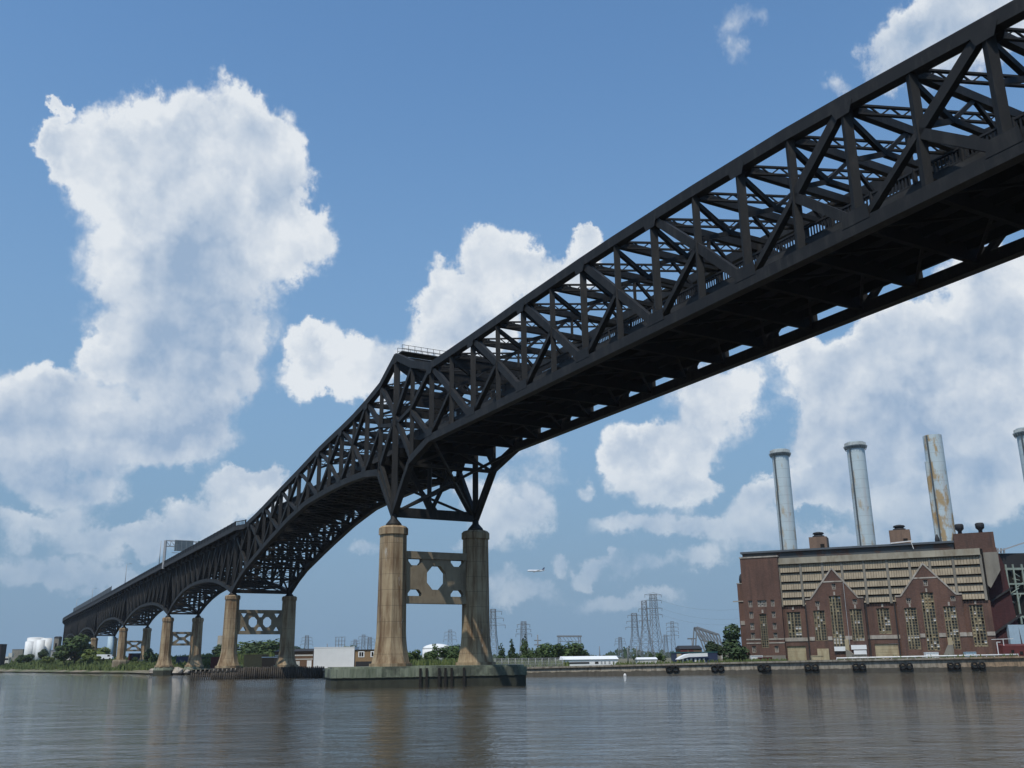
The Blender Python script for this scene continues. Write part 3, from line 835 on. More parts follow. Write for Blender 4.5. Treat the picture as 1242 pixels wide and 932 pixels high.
# walkway over the tower
mb = MB(); z0 = 53.1
mb.beam(bp(1.2, .3, z0), bp(1.2, Wd - .3, z0), 2.2, .2)
for o2 in (0.2, 2.2):
    for i in range(13):
        o_ = .4 + (Wd - .8) * i / 12
        mb.beam(bp(o2, o_, z0), bp(o2, o_, z0 + 1.2), .07, .07)
    for h_ in (.6, 1.2): mb.beam(bp(o2, .4, z0 + h_), bp(o2, Wd - .4, z0 + h_), .06, .06)
mb.build('inspection_walkway', 'steel', bridge, BO)

# noise screen along the approach
mb = MB()
sc_ = [-347 - 6 * i for i in range(33)]
for a, b_ in zip(sc_, sc_[1:]):
    mb.beam(bp(a, -1.6, zd(a) + 2.5), bp(b_, -1.6, zd(b_) + 2.5), .15, 2.3)
    mb.beam(bp(a, -1.72, zd(a) + .2), bp(a, -1.72, zd(a) + 3.75), .25, .25)
mb.build('screen_wall', 'galvdark', dk, BO)

# ------------------------------------------------------------------ piers
def col_profile(z0, z1, rt, rb, cap, flare):
    """octagonal shaft: flared foot, gentle batter, collar"""
    pr = []
    H = z1 - z0
    for i in range(9):
        t = i / 8; z = z0 + flare * t
        pr.append((rt * 1.07 + (rb - rt * 1.07) * (1 - t) ** 2.1, z))
    pr += [(rt, z1 - cap), (rt * 1.10, z1 - cap + .02), (rt * 1.10, z1 - cap * .25), (rt * 0.95, z1)]
    return pr
def octagon(cx, cy, r, ry=None):
    ry = ry or r
    return [(cx + r * math.cos(R(22.5 + 45 * i)), cy + ry * math.sin(R(22.5 + 45 * i))) for i in range(8)]
def pier(s, w_, ztop, z0, rt, rb, cap, flare, fz0, fz1, kind, label, ztf=None, yaw=None, foot=None):
    o = bp(s, w_ / 2, 0)
    rt_ = empty('bridge_pier', o); tag(rt_, label, 'bridge pier', 'concrete piers of the bridge')
    ph = math.atan2(NX.y, NX.x) + R(22.5)
    for off in (0, w_):
        mb = MB(); mb.lathe(bp(s, off, 0), col_profile(z0, ztop, rt, rb, cap, flare), 8, ph, sm=False)
        q = 1.0
        mb.lathe(bp(s, off, 0), [(rb * 1.08, z0 - .1), (rb * 1.08, z0 + .45)], 8, ph, sm=False)
        mb.build('column', 'pier', rt_, o)
    # cross wall with openings
    x0, x1 = rt * .9, w_ - rt * .9; L = x1 - x0; Hh = fz1 - fz0
    bt = Hh * .14
    holes = []
    if kind == 'one':
        cx, cy = (x0 + x1) / 2, (fz0 + fz1) / 2
        holes.append(octagon(cx, cy, Hh * .22, Hh * .25))
        for sx_ in (-1, 1):
            xe = cx + sx_ * L * .5; xi = cx + sx_ * L * .235
            a, b_ = min(xe - sx_ * .5, xi), max(xe - sx_ * .5, xi)
            for (zz, sg) in ((fz1 - bt, -1), (fz0 + bt, 1)):
                hgt = Hh * .13
                holes.append([(a + (.0 if sx_ > 0 else .0), zz), (b_, zz), (b_, zz + sg * hgt * .4), (b_ - hgt * .5, zz + sg * hgt), (a + hgt * .5, zz + sg * hgt), (a, zz + sg * hgt * .4)])
    elif kind == 'two':
        for f in (.34, .66):
            holes.append(octagon(x0 + L * f, (fz0 + fz1) / 2, Hh * .21, Hh * .23))
        for f, hw in ((.13, .07), (.5, .085), (.87, .07)):
            for (zz, sg) in ((fz1 - bt, -1), (fz0 + bt, 1)):
                a, b_ = x0 + L * (f - hw), x0 + L * (f + hw); hgt = Hh * .16
                holes.append([(a, zz), (b_, zz), (b_ - hgt * .6, zz + sg * hgt), (a + hgt * .6, zz + sg * hgt)])
    else:
        cx, cy = (x0 + x1) / 2, (fz0 + fz1) / 2
        for sg in (1, -1):
            zz = cy + sg * Hh * .34; zi = cy + sg * Hh * .12
            holes.append([(cx - L * .26, zz), (cx + L * .26, zz), (cx + L * .13, zi), (cx - L * .13, zi)])
            xx = cx + sg * L * .44; xi = cx + sg * L * .20
            holes.append([(xx, cy + Hh * .26), (xi, cy + Hh * .04), (xi, cy - Hh * .04), (xx, cy - Hh * .26)])
    mb = MB()
    mb.slab([(x0, fz0), (x1, fz0), (x1, fz1), (x0, fz1)], holes, P1 + AX * (s + .55), NX, (0, 0, 1), -AX * 1.1)
    for (za, zb_) in ((fz1 - bt, fz1), (fz0, fz0 + bt)):
        mb.hexa([bp(s + .75, x0, za), bp(s + .75, x1, za), bp(s - .75, x1, za), bp(s - .75, x0, za), bp(s + .75, x0, zb_), bp(s + .75, x1, zb_), bp(s - .75, x1, zb_), bp(s - .75, x0, zb_)])
    mb.build('cross_wall', 'strut', rt_, o)
    return rt_, o
# pier in the river, nearest
zz = lambda x, y, Y: at_y(x, y, Y).z
p1, o1 = pier(1.2, Wd, 24.2, 3.0, 2.1, 3.0, 1.35, 6.0, zz(525, 733, 153), zz(525, 671, 153), 'one', 'tallest concrete pier standing on the big green stained pad in mid river')
# its pad: sheathed block parallel to the current
ya = R(16); dx, dy = V((math.cos(ya), math.sin(ya), 0)), V((-math.sin(ya), math.cos(ya), 0))
pc = bp(1.2, Wd / 2, 0) + dx * -1.3
HL, HW = 14.9, 5.6
pad = MB()
def prect(mb, hl, hw, za, zb_, bev=1.2):
    pts = [(-hl, -hw + bev), (-hl + bev * .5, -hw), (hl - bev * .2, -hw), (hl, -hw + bev), (hl, hw), (-hl, hw)]
    b = mb.add([pc + dx * x + dy * y + V((0, 0, za)) for x, y in pts] + [pc + dx * x + dy * y + V((0, 0, zb_)) for x, y in pts])
    k = len(pts)
    for i in range(k): mb.face([b + i, b + (i + 1) % k, b + k + (i + 1) % k, b + k + i])
    mb.face([b + i for i in range(k)][::-1]); mb.face([b + k + i for i in range(k)])
prect(pad, HL, HW, 1.45, 2.75); prect(pad, HL - .12, HW - .12, -1.5, 1.45); prect(pad, HL - .35, HW - .35, 2.75, 3.02)
foot = pad.build('footing', 'pad', p1, o1)
fp = MB()
for i in range(-15, 16):                                                # joints of the sheathing and a few rubbing posts
    x = i * .95
    dark = i in (-2, -1, 1, 2, 3, 5)
    wv, th, mi = (.34, .24, 1) if dark else (.12, .07, 0)
    a = pc + dx * x - dy * (HW + th / 2 - .01)
    if dark:
        q_ = MB(); q_.beam(a + V((0, 0, -1)), a + V((0, 0, 2.72)), wv, th, dy); q_.build('rubbing_post', 'timber_dark', foot, o1)
    else: pad.beam(a + V((0, 0, 1.5)), a + V((0, 0, 2.72)), wv, th, dy)
foot2 = pad.build('footing', 'pad', p1, o1); foot.data = foot2.data; bpy.data.objects.remove(foot2)

s2 = -105.5
p2, o2 = pier(s2, Wd, 20.05, 2.6, 1.75, 2.9, 1.1, 5.2, zz(317, 770, 249), zz(317, 741, 249), 'two', 'concrete pier with two round openings in its cross wall behind the timber fender')
mb = MB(); 
c0 = bp(s2, Wd / 2, 0)
mb.hexa([bp(s2 + e_, f_, z_) for z_ in (-1, 2.5) for e_, f_ in ((3, -3.4), (3, Wd + 3.4), (-3, Wd + 3.4), (-3, -3.4))])
mb.build('footing', 'timber', p2, o2)
fen = empty('timber_fender', bp(s2 + 6, Wd / 2, 0)); tag(fen, 'low dark timber pile fender around the second pier', 'fender')
fo = fen.location.copy()
mb, mt_ = MB(), MB()
fa_, fb_ = at_y(232, 822, 232), at_y(392, 822, 241)
fa_.z = fb_.z = 0
fd = (fb_ - fa_).normalized(); fl = (fb_ - fa_).length; fn = V((fd.y, -fd.x, 0))
nfp = 62
for i in range(nfp + 1):
    q = fa_ + fd * (fl * i / nfp) + fn * random.uniform(-.06, .06)
    h_ = random.uniform(2.2, 2.7) if i < 24 else random.uniform(2.55, 2.8)
    mb.rod(q + V((0, 0, -1)), q + V((0, 0, h_ * (.62 if i < 22 else 1))), .2, .18, 7)
    if i < 22 and i % 2 == 0: mt_.rod(q + V((0, 0, h_ * .62)), q + V((0, 0, h_)), .185, .15, 7)
for z_ in (0.7, 1.7): mb.beam(fa_ + V((0, 0, z_)) - fn * .25, fb_ + V((0, 0, z_)) - fn * .25, .25, .3)
mb.beam(fa_ + fd * 12 + V((0, 0, .7)) - fn * .2, fb_ + V((0, 0, .7)) - fn * .2, .12, 3.2)
mb.build('pile', 'timber', fen, fo); mt_.build('pile_top', 'timber_top', fen, fo)

PL = ['concrete pier at the edge of the grassy bank, with an X shaped cross wall', 'concrete pier rising from the bank beside the shrubs, with an X shaped cross wall',
      'short concrete pier half hidden by the large round bush on the bank', 'far concrete pier behind the bush near the end of the bridge', 'farthest concrete pier under the bend of the bridge']
for i, s_ in enumerate(PIER_S[1:6]):
    w_ = width(s_); zt_ = PIER_Z[i + 1] - 1.3
    z0 = [2.6, 5.4, 5.0, 5, 5][i]
    fz1 = zt_ - [4.6, 5.2, 5, 5, 5][i]; fz0 = fz1 - 4.4
    pp, oo = pier(s_, w_, zt_, z0, 1.75 if i == 0 else 1.7, 2.9 if i == 0 else 1.9, 1.3, 5.0, fz0, fz1, 'x', PL[i])
    mb = MB()
    for off in (0, w_):
        mb.lathe(bp(s_, off, -1), [(3.3, 0), (3.3, z0 + 0.2), (3.0, z0 + .95)], 8, .3, sm=False)
    mb.build('footing', 'strut' if i else 'pad', pp, oo)

# ------------------------------------------------------------------ sign gantry and lamp posts on the bridge
sg_s = -203.0
g0 = bp(sg_s, -1.9, zd(sg_s)); gan = empty('sign_gantry', g0); tag(gan, 'grey steel sign gantry seen from behind, over the bridge roadway', 'sign gantry')
mb = MB(); gh = 8.4
mb.beam(g0 + V((0, 0, -1.2)), g0 + V((0, 0, gh)), .75, .75); mb.build('post', 'galv', gan, g0)
g1 = bp(sg_s, width(sg_s) + 1.9, zd(sg_s))
mb = MB(); mb.beam(g1 + V((0, 0, -1.2)), g1 + V((0, 0, gh)), .75, .75); mb.build('post', 'galv', gan, g0)
mb = MB()
for dz in (0, -1.9):
    for da in (.5, -.5): mb.beam(bp(sg_s + da, -1.9, zd(sg_s) + gh + dz), bp(sg_s + da, width(sg_s) + 1.9, zd(sg_s) + gh + dz), .22, .22)
for i in range(8):
    a = -1.9 + (width(sg_s) + 3.8) * i / 8; b_ = -1.9 + (width(sg_s) + 3.8) * (i + 1) / 8
    mb.beam(bp(sg_s, a, zd(sg_s) + gh), bp(sg_s, b_, zd(sg_s) + gh - 1.9), .14, .14); mb.beam(bp(sg_s, a, zd(sg_s) + gh), bp(sg_s, a, zd(sg_s) + gh - 1.9), .14, .14)
mb.build('truss_beam', 'galv', gan, g0)
for (oa, ob, mt_k) in ((1.0, 7.2, 'signback'), (8.8, 11.6, 'teal')):
    mb = MB(); mb.hexa([bp(sg_s + .9, oa, zd(sg_s) + gh - 3.5), bp(sg_s + .9, ob, zd(sg_s) + gh - 3.5), bp(sg_s + .75, ob, zd(sg_s) + gh - 3.5), bp(sg_s + .75, oa, zd(sg_s) + gh - 3.5),
                        bp(sg_s + .9, oa, zd(sg_s) + gh + .3), bp(sg_s + .9, ob, zd(sg_s) + gh + .3), bp(sg_s + .75, ob, zd(sg_s) + gh + .3), bp(sg_s + .75, oa, zd(sg_s) + gh + .3)])
    for i in range(6):
        h_ = zd(sg_s) + gh - 3.2 + i * .65
        mb.beam(bp(sg_s + 1.0, oa, h_), bp(sg_s + 1.0, ob, h_), .16, .1)
    for i in range(4):
        o_ = oa + (ob - oa) * (i + .5) / 4
        mb.beam(bp(sg_s + 1.1, o_, zd(sg_s) + gh - 3.5), bp(sg_s + 1.1, o_, zd(sg_s) + gh + .2), .16, .12)
    mb.build('sign_panel', mt_k, gan, g0)
mb = MB(); mb.beam(bp(sg_s + 1.6, .2, zd(sg_s) + gh - 4.2), bp(sg_s + 1.6, 7.6, zd(sg_s) + gh - 4.2), .8, .1); mb.build('catwalk', 'galv', gan, g0)
LPS = [(-300, 9.5, 'lamp post on the bridge beside the start of the screen wall'), (-430, 8.5, 'lamp post on the bridge above the middle of the screen wall'), (-520, 8.5, 'farthest lamp post near the bend of the bridge'), (-214, 9.5, 'thin pole on the bridge just left of the sign gantry')]
for s_, h_, lab in LPS:
    q = bp(s_, -1.7, zd(s_)); mb = MB()
    lp = empty('lamp_post', q); tag(lp, lab, 'lamp post', 'lamp posts on the bridge')
    mb.rod(q, q + V((0, 0, h_)), .16, .1, 8); mb.build('pole', 'galv', lp, q)
    if h_ < 9.4 or s_ == -300:
        mb = MB(); mb.beam(q + V((0, 0, h_)), q + NX * 1.6 + V((0, 0, h_ + .2)), .1, .1);
        mb.beam(q + NX * 1.2 + V((0, 0, h_ + .2)), q + NX * 2.0 + V((0, 0, h_ + .2)), .3, .15); mb.build('lamp_arm', 'galv', lp, q)

# ------------------------------------------------------------------ power station (local axes: x along the front, y into the building)
FA = at_y(898, 672, 240.0); FB = at_y(1190, 655, 218.0)
frz = math.atan2(FB.y - FA.y, FB.x - FA.x)
ps = empty('power_station', (FA.x, FA.y, 0), frz)
tag(ps, 'derelict brown brick power station with two gables and tan louvred upper wall', 'power station')
def psw(x, y, z):                                                       # local -> world
    return V((FA.x + math.cos(frz) * x - math.sin(frz) * y, FA.y + math.sin(frz) * x + math.cos(frz) * y, z))
G0 = 1.2
rect = lambda x0, x1, z0, z1: [(x0, z0), (x1, z0), (x1, z1), (x0, z1)]
def wallslab(outer, holes, y0, y1, name, mat, par=ps):
    mb = MB(); mb.slab(outer, holes, (0, y0, 0), (1, 0, 0), (0, 0, 1), (0, y1 - y0, 0)); return mb.build(name, mat, par)
def window(x0, x1, z0, z1, nc, nr, y, par, white=.06, tan=.05, void=.06, heavy=(1, 2), special=None, fr='mullion'):
    fm = MB(); e = .14
    for a, b_ in ((x0, x0 + e), (x1 - e, x1)): fm.box(a, b_, y - .12, y + .1, z0, z1)
    for a, b_ in ((z0, z0 + e), (z1 - e, z1)): fm.box(x0 + e, x1 - e, y - .12, y + .1, a, b_)
    for i in range(1, nc):
        x = x0 + (x1 - x0) * i / nc; hw = .15 if i in heavy else .06
        fm.box(x - hw, x + hw, y - (.2 if i in heavy else .06), y + .06, z0 + e, z1 - e)
    for j in range(1, nr):
        z = z0 + (z1 - z0) * j / nr
        fm.box(x0 + e, x1 - e, y - .05, y + .05, z - .045, z + .045)
    wn_ = fm.build('window', fr, par)
    gm = MB()
    for i in range(nc):
        for j in range(nr):
            r_ = random.random(); mi = 0
            if r_ < white: mi = 1
            elif r_ < white + tan: mi = 2
            elif r_ < white + tan + void: mi = 3
            if special:
                q = special(i, j)
                if q is not None: mi = q
            xa, xb = x0 + (x1 - x0) * i / nc, x0 + (x1 - x0) * (i + 1) / nc
            za, zb_ = z0 + (z1 - z0) * j / nr, z0 + (z1 - z0) * (j + 1) / nr
            tl = random.uniform(-.02, .02)
            b = gm.add([(xa, y + .14 + tl, za), (xb, y + .14 - tl, za), (xb, y + .14 - tl, zb_), (xa, y + .14 + tl, zb_)]); gm.face([b, b + 1, b + 2, b + 3], mi)
    gm.build('panes', ['glass', 'board', 'tanboard', 'void'], wn_, fix=False)
    return wn_
# lower front wall between the gables
hA, hB, hC = (10.0, 13.2, 7.7, 13.9), (30.6, 33.4, 8.3, 14.15), (50.4, 53.2, 5.1, 14.3)
gd1, gd2 = (8.95 + .4, 13.7, G0, 5.9), (29.3, 34.4, G0, 6.1)
H = lambda t: rect(t[0], t[1], t[2], t[3])
wallslab([(9.1, G0), (gd1[0], G0), (gd1[0], gd1[3]), (gd1[1], gd1[3]), (gd1[1], G0), (gd2[0], G0), (gd2[0], gd2[3]), (gd2[1], gd2[3]), (gd2[1], G0), (54.9, G0), (54.9, 15.2), (9.1, 15.2)],
         [H(hA), H(hB), H(hC)], 0, .7, 'front_wall', 'brick')
def scr(prob): return lambda i, j: None
window(*hA, 4, 9, .35, ps, special=lambda i, j: 1 if (j in (1, 3) and i in (2, 3)) else None)
window(*hB, 4, 9, .35, ps, special=lambda i, j: 2 if j == 0 else (1 if (i, j) in ((2, 5), (2, 3), (3, 3), (1, 1), (3, 4)) else None))
window(*hC, 4, 13, .35, ps, tan=.08, special=lambda i, j: 2 if j == 0 else (3 if (i, j) in ((2, 3), (1, 3), (0, 11), (3, 11), (3, 7)) else None))
for g in (gd1, gd2):
    mb = MB(); mb.box(g[0] + .02, g[1] - .02, .25, .45, G0, g[3] - .02)
    for i in range(1, 8): mb.box(g[0] + .02, g[1] - .02, .22, .25, G0 + (g[3] - G0) * i / 8 - .03, G0 + (g[3] - G0) * i / 8 + .03)
    mb.build('garage_door', 'tanboard', ps)
# the two gables, standing proud
for gi, (xa, xb, xm, za) in enumerate(((14.9, 28.0, 21.6, 23.7), (35.2, 49.2, 41.9, 23.8))):
    ez = 16.6; s1 = 1.1
    wl = [(xa + 1.5, xa + 4.1, 7.0 if gi == 0 else 4.7, 14.0), (xm - 1.3, xm + 1.4, 5.5 if gi == 0 else 4.4, 17.3), (xb - 3.3 if gi == 0 else xb - 4.2, xb - .6 if gi == 0 else xb - 1.6, 6.8 if gi == 0 else 4.6, 14.1)]
    sm_ = [(xa + 2.2, xa + 3.2, 15.0, 16.2), (xm - .35, xm + .55, 18.8, 20.2), (xb - 2.4, xb - 1.4, 15.2, 16.4)]
    dr = [(xa + 1.6, xa + 4.2, G0, 5.4)] if gi == 0 else []
    outer = [(xa, G0), (xb, G0), (xb, ez), (xb - s1, ez), (xm, za), (xa + s1, ez), (xa, ez)]
    wallslab(outer, [H(t) for t in wl + sm_], -1.3, -.02, 'gable', 'brick')
    mb = MB()                                                           # stone copings, the bar across the top
    for (pa, pb) in (((xa + s1, ez), (xm, za)), ((xm, za), (xb - s1, ez)), ((xa - .1, ez), (xa + s1, ez)), ((xb - s1, ez), (xb + .1, ez))):
        mb.beam((pa[0], -.68, pa[1] + .14), (pb[0], -.68, pb[1] + .14), 1.5, .34)
    t = (20.65 - ez) / (za - ez)
    mb.box(xa + s1 + (xm - xa - s1) * t + .1, xb - s1 - (xb - s1 - xm) * t - .1, -1.38, -1.28, 20.5, 20.8)
    for t_ in wl: mb.box((t_[0] + t_[1]) / 2 - .2, (t_[0] + t_[1]) / 2 + .2, -1.42, -1.28, t_[3] + .12, t_[3] + .95)
    mb.build('coping', 'stone', ps)
    for q, t_ in enumerate(wl):
        sp = None
        if gi == 0 and q == 1: sp = lambda i, j: 1 if (j in (1, 2) and i in (0, 1, 2)) or (j == 15 and i in (1, 3)) else None
        if gi == 0 and q == 2: sp = lambda i, j: 1 if (j == 0 and i > 0) else None
        if gi == 1 and q == 0: sp = lambda i, j: 1 if (i, j) in ((0, 11), (0, 10), (2, 11), (0, 4), (1, 4), (2, 4), (3, 4), (0, 3)) else None
        if gi == 1 and q == 1: sp = lambda i, j: 2 if (j > 12 and i in (1, 2)) else (1 if (i + j * 3) % 4 == 0 and j in (1, 2) else None)
        if gi == 1 and q == 2: sp = lambda i, j: 1 if (i, j) in ((0, 13), (1, 5), (2, 5)) else None
        window(*t_, 4, [11, 16, 11][q] if gi == 0 else [15, 18, 15][q], -.95, ps, special=sp)
    for t_ in sm_: window(*t_, 2, 3, -.95, ps, heavy=(), fr='stone')
mb = MB()
for xx in (11.6, 32.0, 51.8): mb.box(xx - .2, xx + .2, -.12, .02, 14.4, 15.1)
# string course
for (xa, xb, y) in ((9.1, 14.85, -.14), (15.0, 16.2, -1.44), (19.2, 20.2, -1.44), (23.1, 24.6, -1.44), (28.05, 35.1, -.14), (39.4, 40.5, -1.44), (43.4, 44.9, -1.44), (47.7, 49.15, -1.44), (49.25, 50.3, -.14), (53.3, 54.95, -.14)):
    mb.box(xa, xb, y, y + .14, 6.9 + .011 * xa, 7.75 + .011 * xa)
mb.build('string_course', 'stone', ps)
for x in (14.6, 28.3, 34.7): mb = MB(); mb.box(x - .16, x + .16, -.4, -.08, 2.5, 17); mb.build('downpipe', 'dark', ps)
mb = MB(); mb.box(23.9, 24.0, -1.5, -1.4, 6, 20.4); mb.build('downpipe', 'galv', ps)
# doors, ramps and sheds along the base
mb = MB()
mb.box(16.6, 19.2, -2.6, -1.3, G0, 5.2); mb.build('loading_bay', ['tanboard'], ps)
mb = MB(); mb.hexa([(23.0, -3.2, G0), (27.6, -3.2, G0), (27.6, -1.4, G0), (23.0, -1.4, G0), (23.0, -3.2, 5.0), (23.8, -3.2, 4.6), (23.8, -1.4, 4.6), (23.0, -1.4, 5.0)])
mb.build('ramp', 'greypanel', ps); mb = MB(); mb.hexa([(42.6, -3.2, G0), (46.0, -3.2, G0), (46.0, -1.4, G0), (42.6, -1.4, G0), (44.9, -3.2, 5.6), (46.0, -3.2, 5.6), (46.0, -1.4, 5.6), (44.9, -1.4, 5.6)])
mb.build('ramp', 'greypanel', ps)
mb = MB(); mb.box(22.9, 23.8, -1.9, -1.32, 3, 7.2); mb.box(45.0, 46, -1.9, -1.32, 4.4, 7.2); mb.build('boarded_door', 'tanboard', ps)
mb = MB(); mb.box(24.2, 27.6, -1.75, -1.35, 4.9, 5.9); mb.box(24.7, 27.5, -1.75, -1.35, 3.6, 4.7); mb.box(20.4, 23, -1.75, -1.35, 4.6, 5.6); mb.build('awning', 'white', ps)

# louvred upper wall: nine bays of five hooded rows
bx = [9.15, 14.3, 19.4, 23.9, 28.9, 34.1, 39.0, 43.4, 48.4, 54.2]
rz_ = [25.35, 23.1, 20.9, 18.95, 17.1, 15.3]
for i in range(9):
    mb = MB(); x0, x1 = bx[i] + .28, bx[i + 1] - .28
    nrib = 8; dx_ = (x1 - x0) / nrib
    for j in range(5):
        zt_, zb_ = rz_[j], rz_[j + 1] + .24
        for k in range(nrib):
            xa, xb = x0 + dx_ * k + .04, x0 + dx_ * (k + 1) - .04
            mb.hexa([(xa, -.52, zb_), (xb, -.52, zb_), (xb, -.38, zb_), (xa, -.38, zb_), (xa, -.04, zt_ - .12), (xb, -.04, zt_ - .12), (xb, .1, zt_ - .12), (xa, .1, zt_ - .12)])
        mb.box(x0, x1, -.02, .12, zb_ - .1, zt_ - .1, 1)
    mb.build('louvre_bay', ['louver', 'louvre_back'], ps)
mb = MB(); mb.box(9.1, 54.9, .15, .7, 15.2, 26.6); mb.build('upper_wall', 'void', ps)
mb = MB()
for x in bx: mb.box(x - .27, x + .27, -.35, .2, 15.2, 25.4)
mb.build('pilaster', 'greypanel', ps)
mb = MB(); mb.box(9.05, 54.3, -.5, .6, 25.55, 26.85); mb.box(9.05, 54.3, -.75, .5, 25.35, 25.55); mb.build('cornice', 'band', ps)
# roof
mb = MB(); mb.box(.3, 49, .8, 22, 26.86, 28.5); mb.box(9, 54.5, 1.2, 27, 26, 27.0); rf = mb.build('roof', 'roofdark', ps)
mb = MB(); mb.box(-.1, 49.2, .2, 22.4, 28.5, 28.95); mb.build('eave', 'roofblue', rf)
for (xa, xb, zh, yy) in ((15.6, 20.0, 33.0, 12), (35.1, 39.9, 33.3, 10)):
    mb = MB(); mb.box(xa, xb, yy, yy + 5, 28.9, zh)
    mb.box(xb - 1.7, xb - .7, yy - .06, yy, 30.2, 31.1, 1)
    pb = mb.build('penthouse', ['brick_pale', 'void'], rf)
    mb = MB(); cx_ = (xa + xb) / 2
    mb.lathe((cx_, yy + 2.5, zh), [(1.5, 0), (1.5, .5), (1.1, .5), (1.1, .9), (1.45, .95), (1.3, 1.3), (.5, 1.5)], 14); mb.build('vent', 'dark', pb)
mb = MB(); mb.lathe((45.8, 6, 28.9), [(.55, 0), (.55, 1.2), (.2, 2.3)], 10); mb.build('vent', 'dark', rf)
mb = MB(); mb.beam((35.5, .1, 29.1), (40.5, .1, 29.4), .12, .25); mb.beam((40, .1, 29.3), (40.4, .1, 27.5), .12, .12); mb.build('roof_pipe', 'board', rf)
# left tower
T_small = [(1.2, 2.15, 15.3, 16.9), (6.6, 7.5, 15.3, 16.9), (3.4, 5.6, 15.3, 16.9)]
for z in (12.6, 9.9, 7.6, 4.5): T_small += [(1.2, 2.15, z, z + 1.6), (6.6, 7.5, z, z + 1.5)]
T_tall = (3.6, 5.3, 5.6, 13.6)
wallslab(rect(-.05, 9.1, G0, 27.2), [H(t) for t in T_small] + [H(T_tall)], -1.1, -.4, 'tower_wall', 'brick')
mb = MB(); mb.box(-.05, 9.1, -.39, 22, G0, 27.2); mb.build('tower_body', 'brick', ps)
for t_ in T_small: window(*t_, 2 if t_[1] - t_[0] < 1.5 else 5, 4, -.75, ps, heavy=(), white=.12, fr='stone')
window(*T_tall, 3, 14, -.75, ps, white=.03, heavy=())
mb = MB(); mb.box(-.2, 9.25, -1.25, 22.2, 27.2, 27.55);
for xa, xb in ((.0, 3.5), (5.4, 9.1)): mb.box(xa, xb, -1.2, -1.1, 7.45, 7.75); mb.box(xa, xb, -1.2, -1.1, 6.6, 6.85)
mb.box(4.25, 4.65, -1.2, -1.1, 13.8, 14.6)
mb.build('coping', 'stone', ps)
mb = MB(); mb.box(0.2, 9, -1.2, -1.1, G0, 3.8); mb.build('plinth', 'greypanel', ps)
mb = MB(); mb.box(-2.1, -.06, 3.5, 18, G0, 21.3); mb.build('annex', 'brick', ps)
mb = MB(); mb.box(-2.2, -.06, 3.4, 18, 21.3, 21.55); mb.box(-3.4, -.3, 3.3, 3.55, 16.9, 17.15); mb.box(-1.9, -.8, 3.36, 3.5, 11.2, 12.2); mb.build('annex_ledge', 'stone', ps)
mb = MB(); mb.lathe((-1.2, 5, 21.5), [(.5, 0), (.6, 1), (.45, 1.9), (.15, 2.4)], 8); mb.build('annex_vent', 'dark', ps)
# right tower, grey shaft with a tapered foot, red flank
mb = MB(); mb.box(49.3, 57.8, 2.2, 20, 26.95, 30.7); mb.box(54.95, 57.9, 1.0, 20, 25.95, 26.95); mb.build('boiler_house', 'brick', ps)
for x in (50.9, 55.3):
    mb = MB(); mb.lathe((x, 5, 30.7), [(.45, 0), (.45, .8), (.95, 1.3), (1.0, 2.2), (.8, 2.5)], 14); mb.build('roof_vent', 'dark', ps)
wallslab([(54.95, 25.95), (54.95, 18.6), (55.5, 17.9), (58.0, 21.8), (58.0, 25.95)], [], .9, 3, 'ash_hopper', 'greypanel')
wallslab([(54.95, G0), (60.6, G0), (59.0, 23.2), (58.0, 26.5), (54.95, 26.5)], [], 3.3, 20, 'flank_wall', 'red')
mb = MB(); mb.beam((55.0, 2.9, 8), (61, 2.9, 12), .3, .5); mb.beam((55, 2.9, 15), (60, 2.9, 18), .3, .4); mb.build('flank_pipe', 'dark', ps)

# low wall of rubble, rail and clutter along the quay in front
kb = empty('quay_pipe', psw(25, -9, 0)); tag(kb, 'white pipe on short posts along the quay before the power station', 'pipe')
ko = kb.location.copy(); mb = MB()
qa, _ = quay_front(1018); qb, _ = quay_front(1241)
for t in range(24):
    q = qa.lerp(qb, t / 23) + V((0, 1.2, 0)); mb.beam(q, q + V((0, 0, .4)), .14, .14)
mb.rod(qa + V((0, 1.2, .42)), qb + V((0, 1.2, .42)), .17, .17, 8)
mb.build('pipe', 'board', kb, ko)

rr = random.Random(21); wd = MB()
for _ in range(900):
    q, _d = quay_front(rr.choice((rr.uniform(868, 960), rr.uniform(1020, 1240), rr.uniform(745, 870)))); p = q + V((0, rr.uniform(.6, 6), 0)); h_ = rr.uniform(.2, .9) ** 1.2; a = rr.uniform(0, 3.14)
    d1 = V((math.cos(a), math.sin(a), 0)) * rr.uniform(.1, .35); b = wd.add([p - d1, p + d1, p + d1 * .3 + V((0, 0, h_)), p - d1 * .5 + V((0, 0, h_ * .8))]); wd.face([b, b + 1, b + 2, b + 3])
tag(wd.build('weeds', 'reed', fix=False), 'sparse weeds along the top of the quay', 'weeds', kind='stuff')
CL_ = [(1000, 4, 'tanboard', 'tan crate on the quay before the first gable'), (1052, 3.5, 'greypanel', 'grey concrete block on the quay between the gables'), (1140, 3, 'white', 'white crate at the foot of the second gable'), (940, 8, 'redpaint', 'small red crate before the left brick tower'), (930, 8, 'board', 'white crate before the left brick tower'), (1188, 3, 'bluebox', 'pale blue crate under the last tall window')]
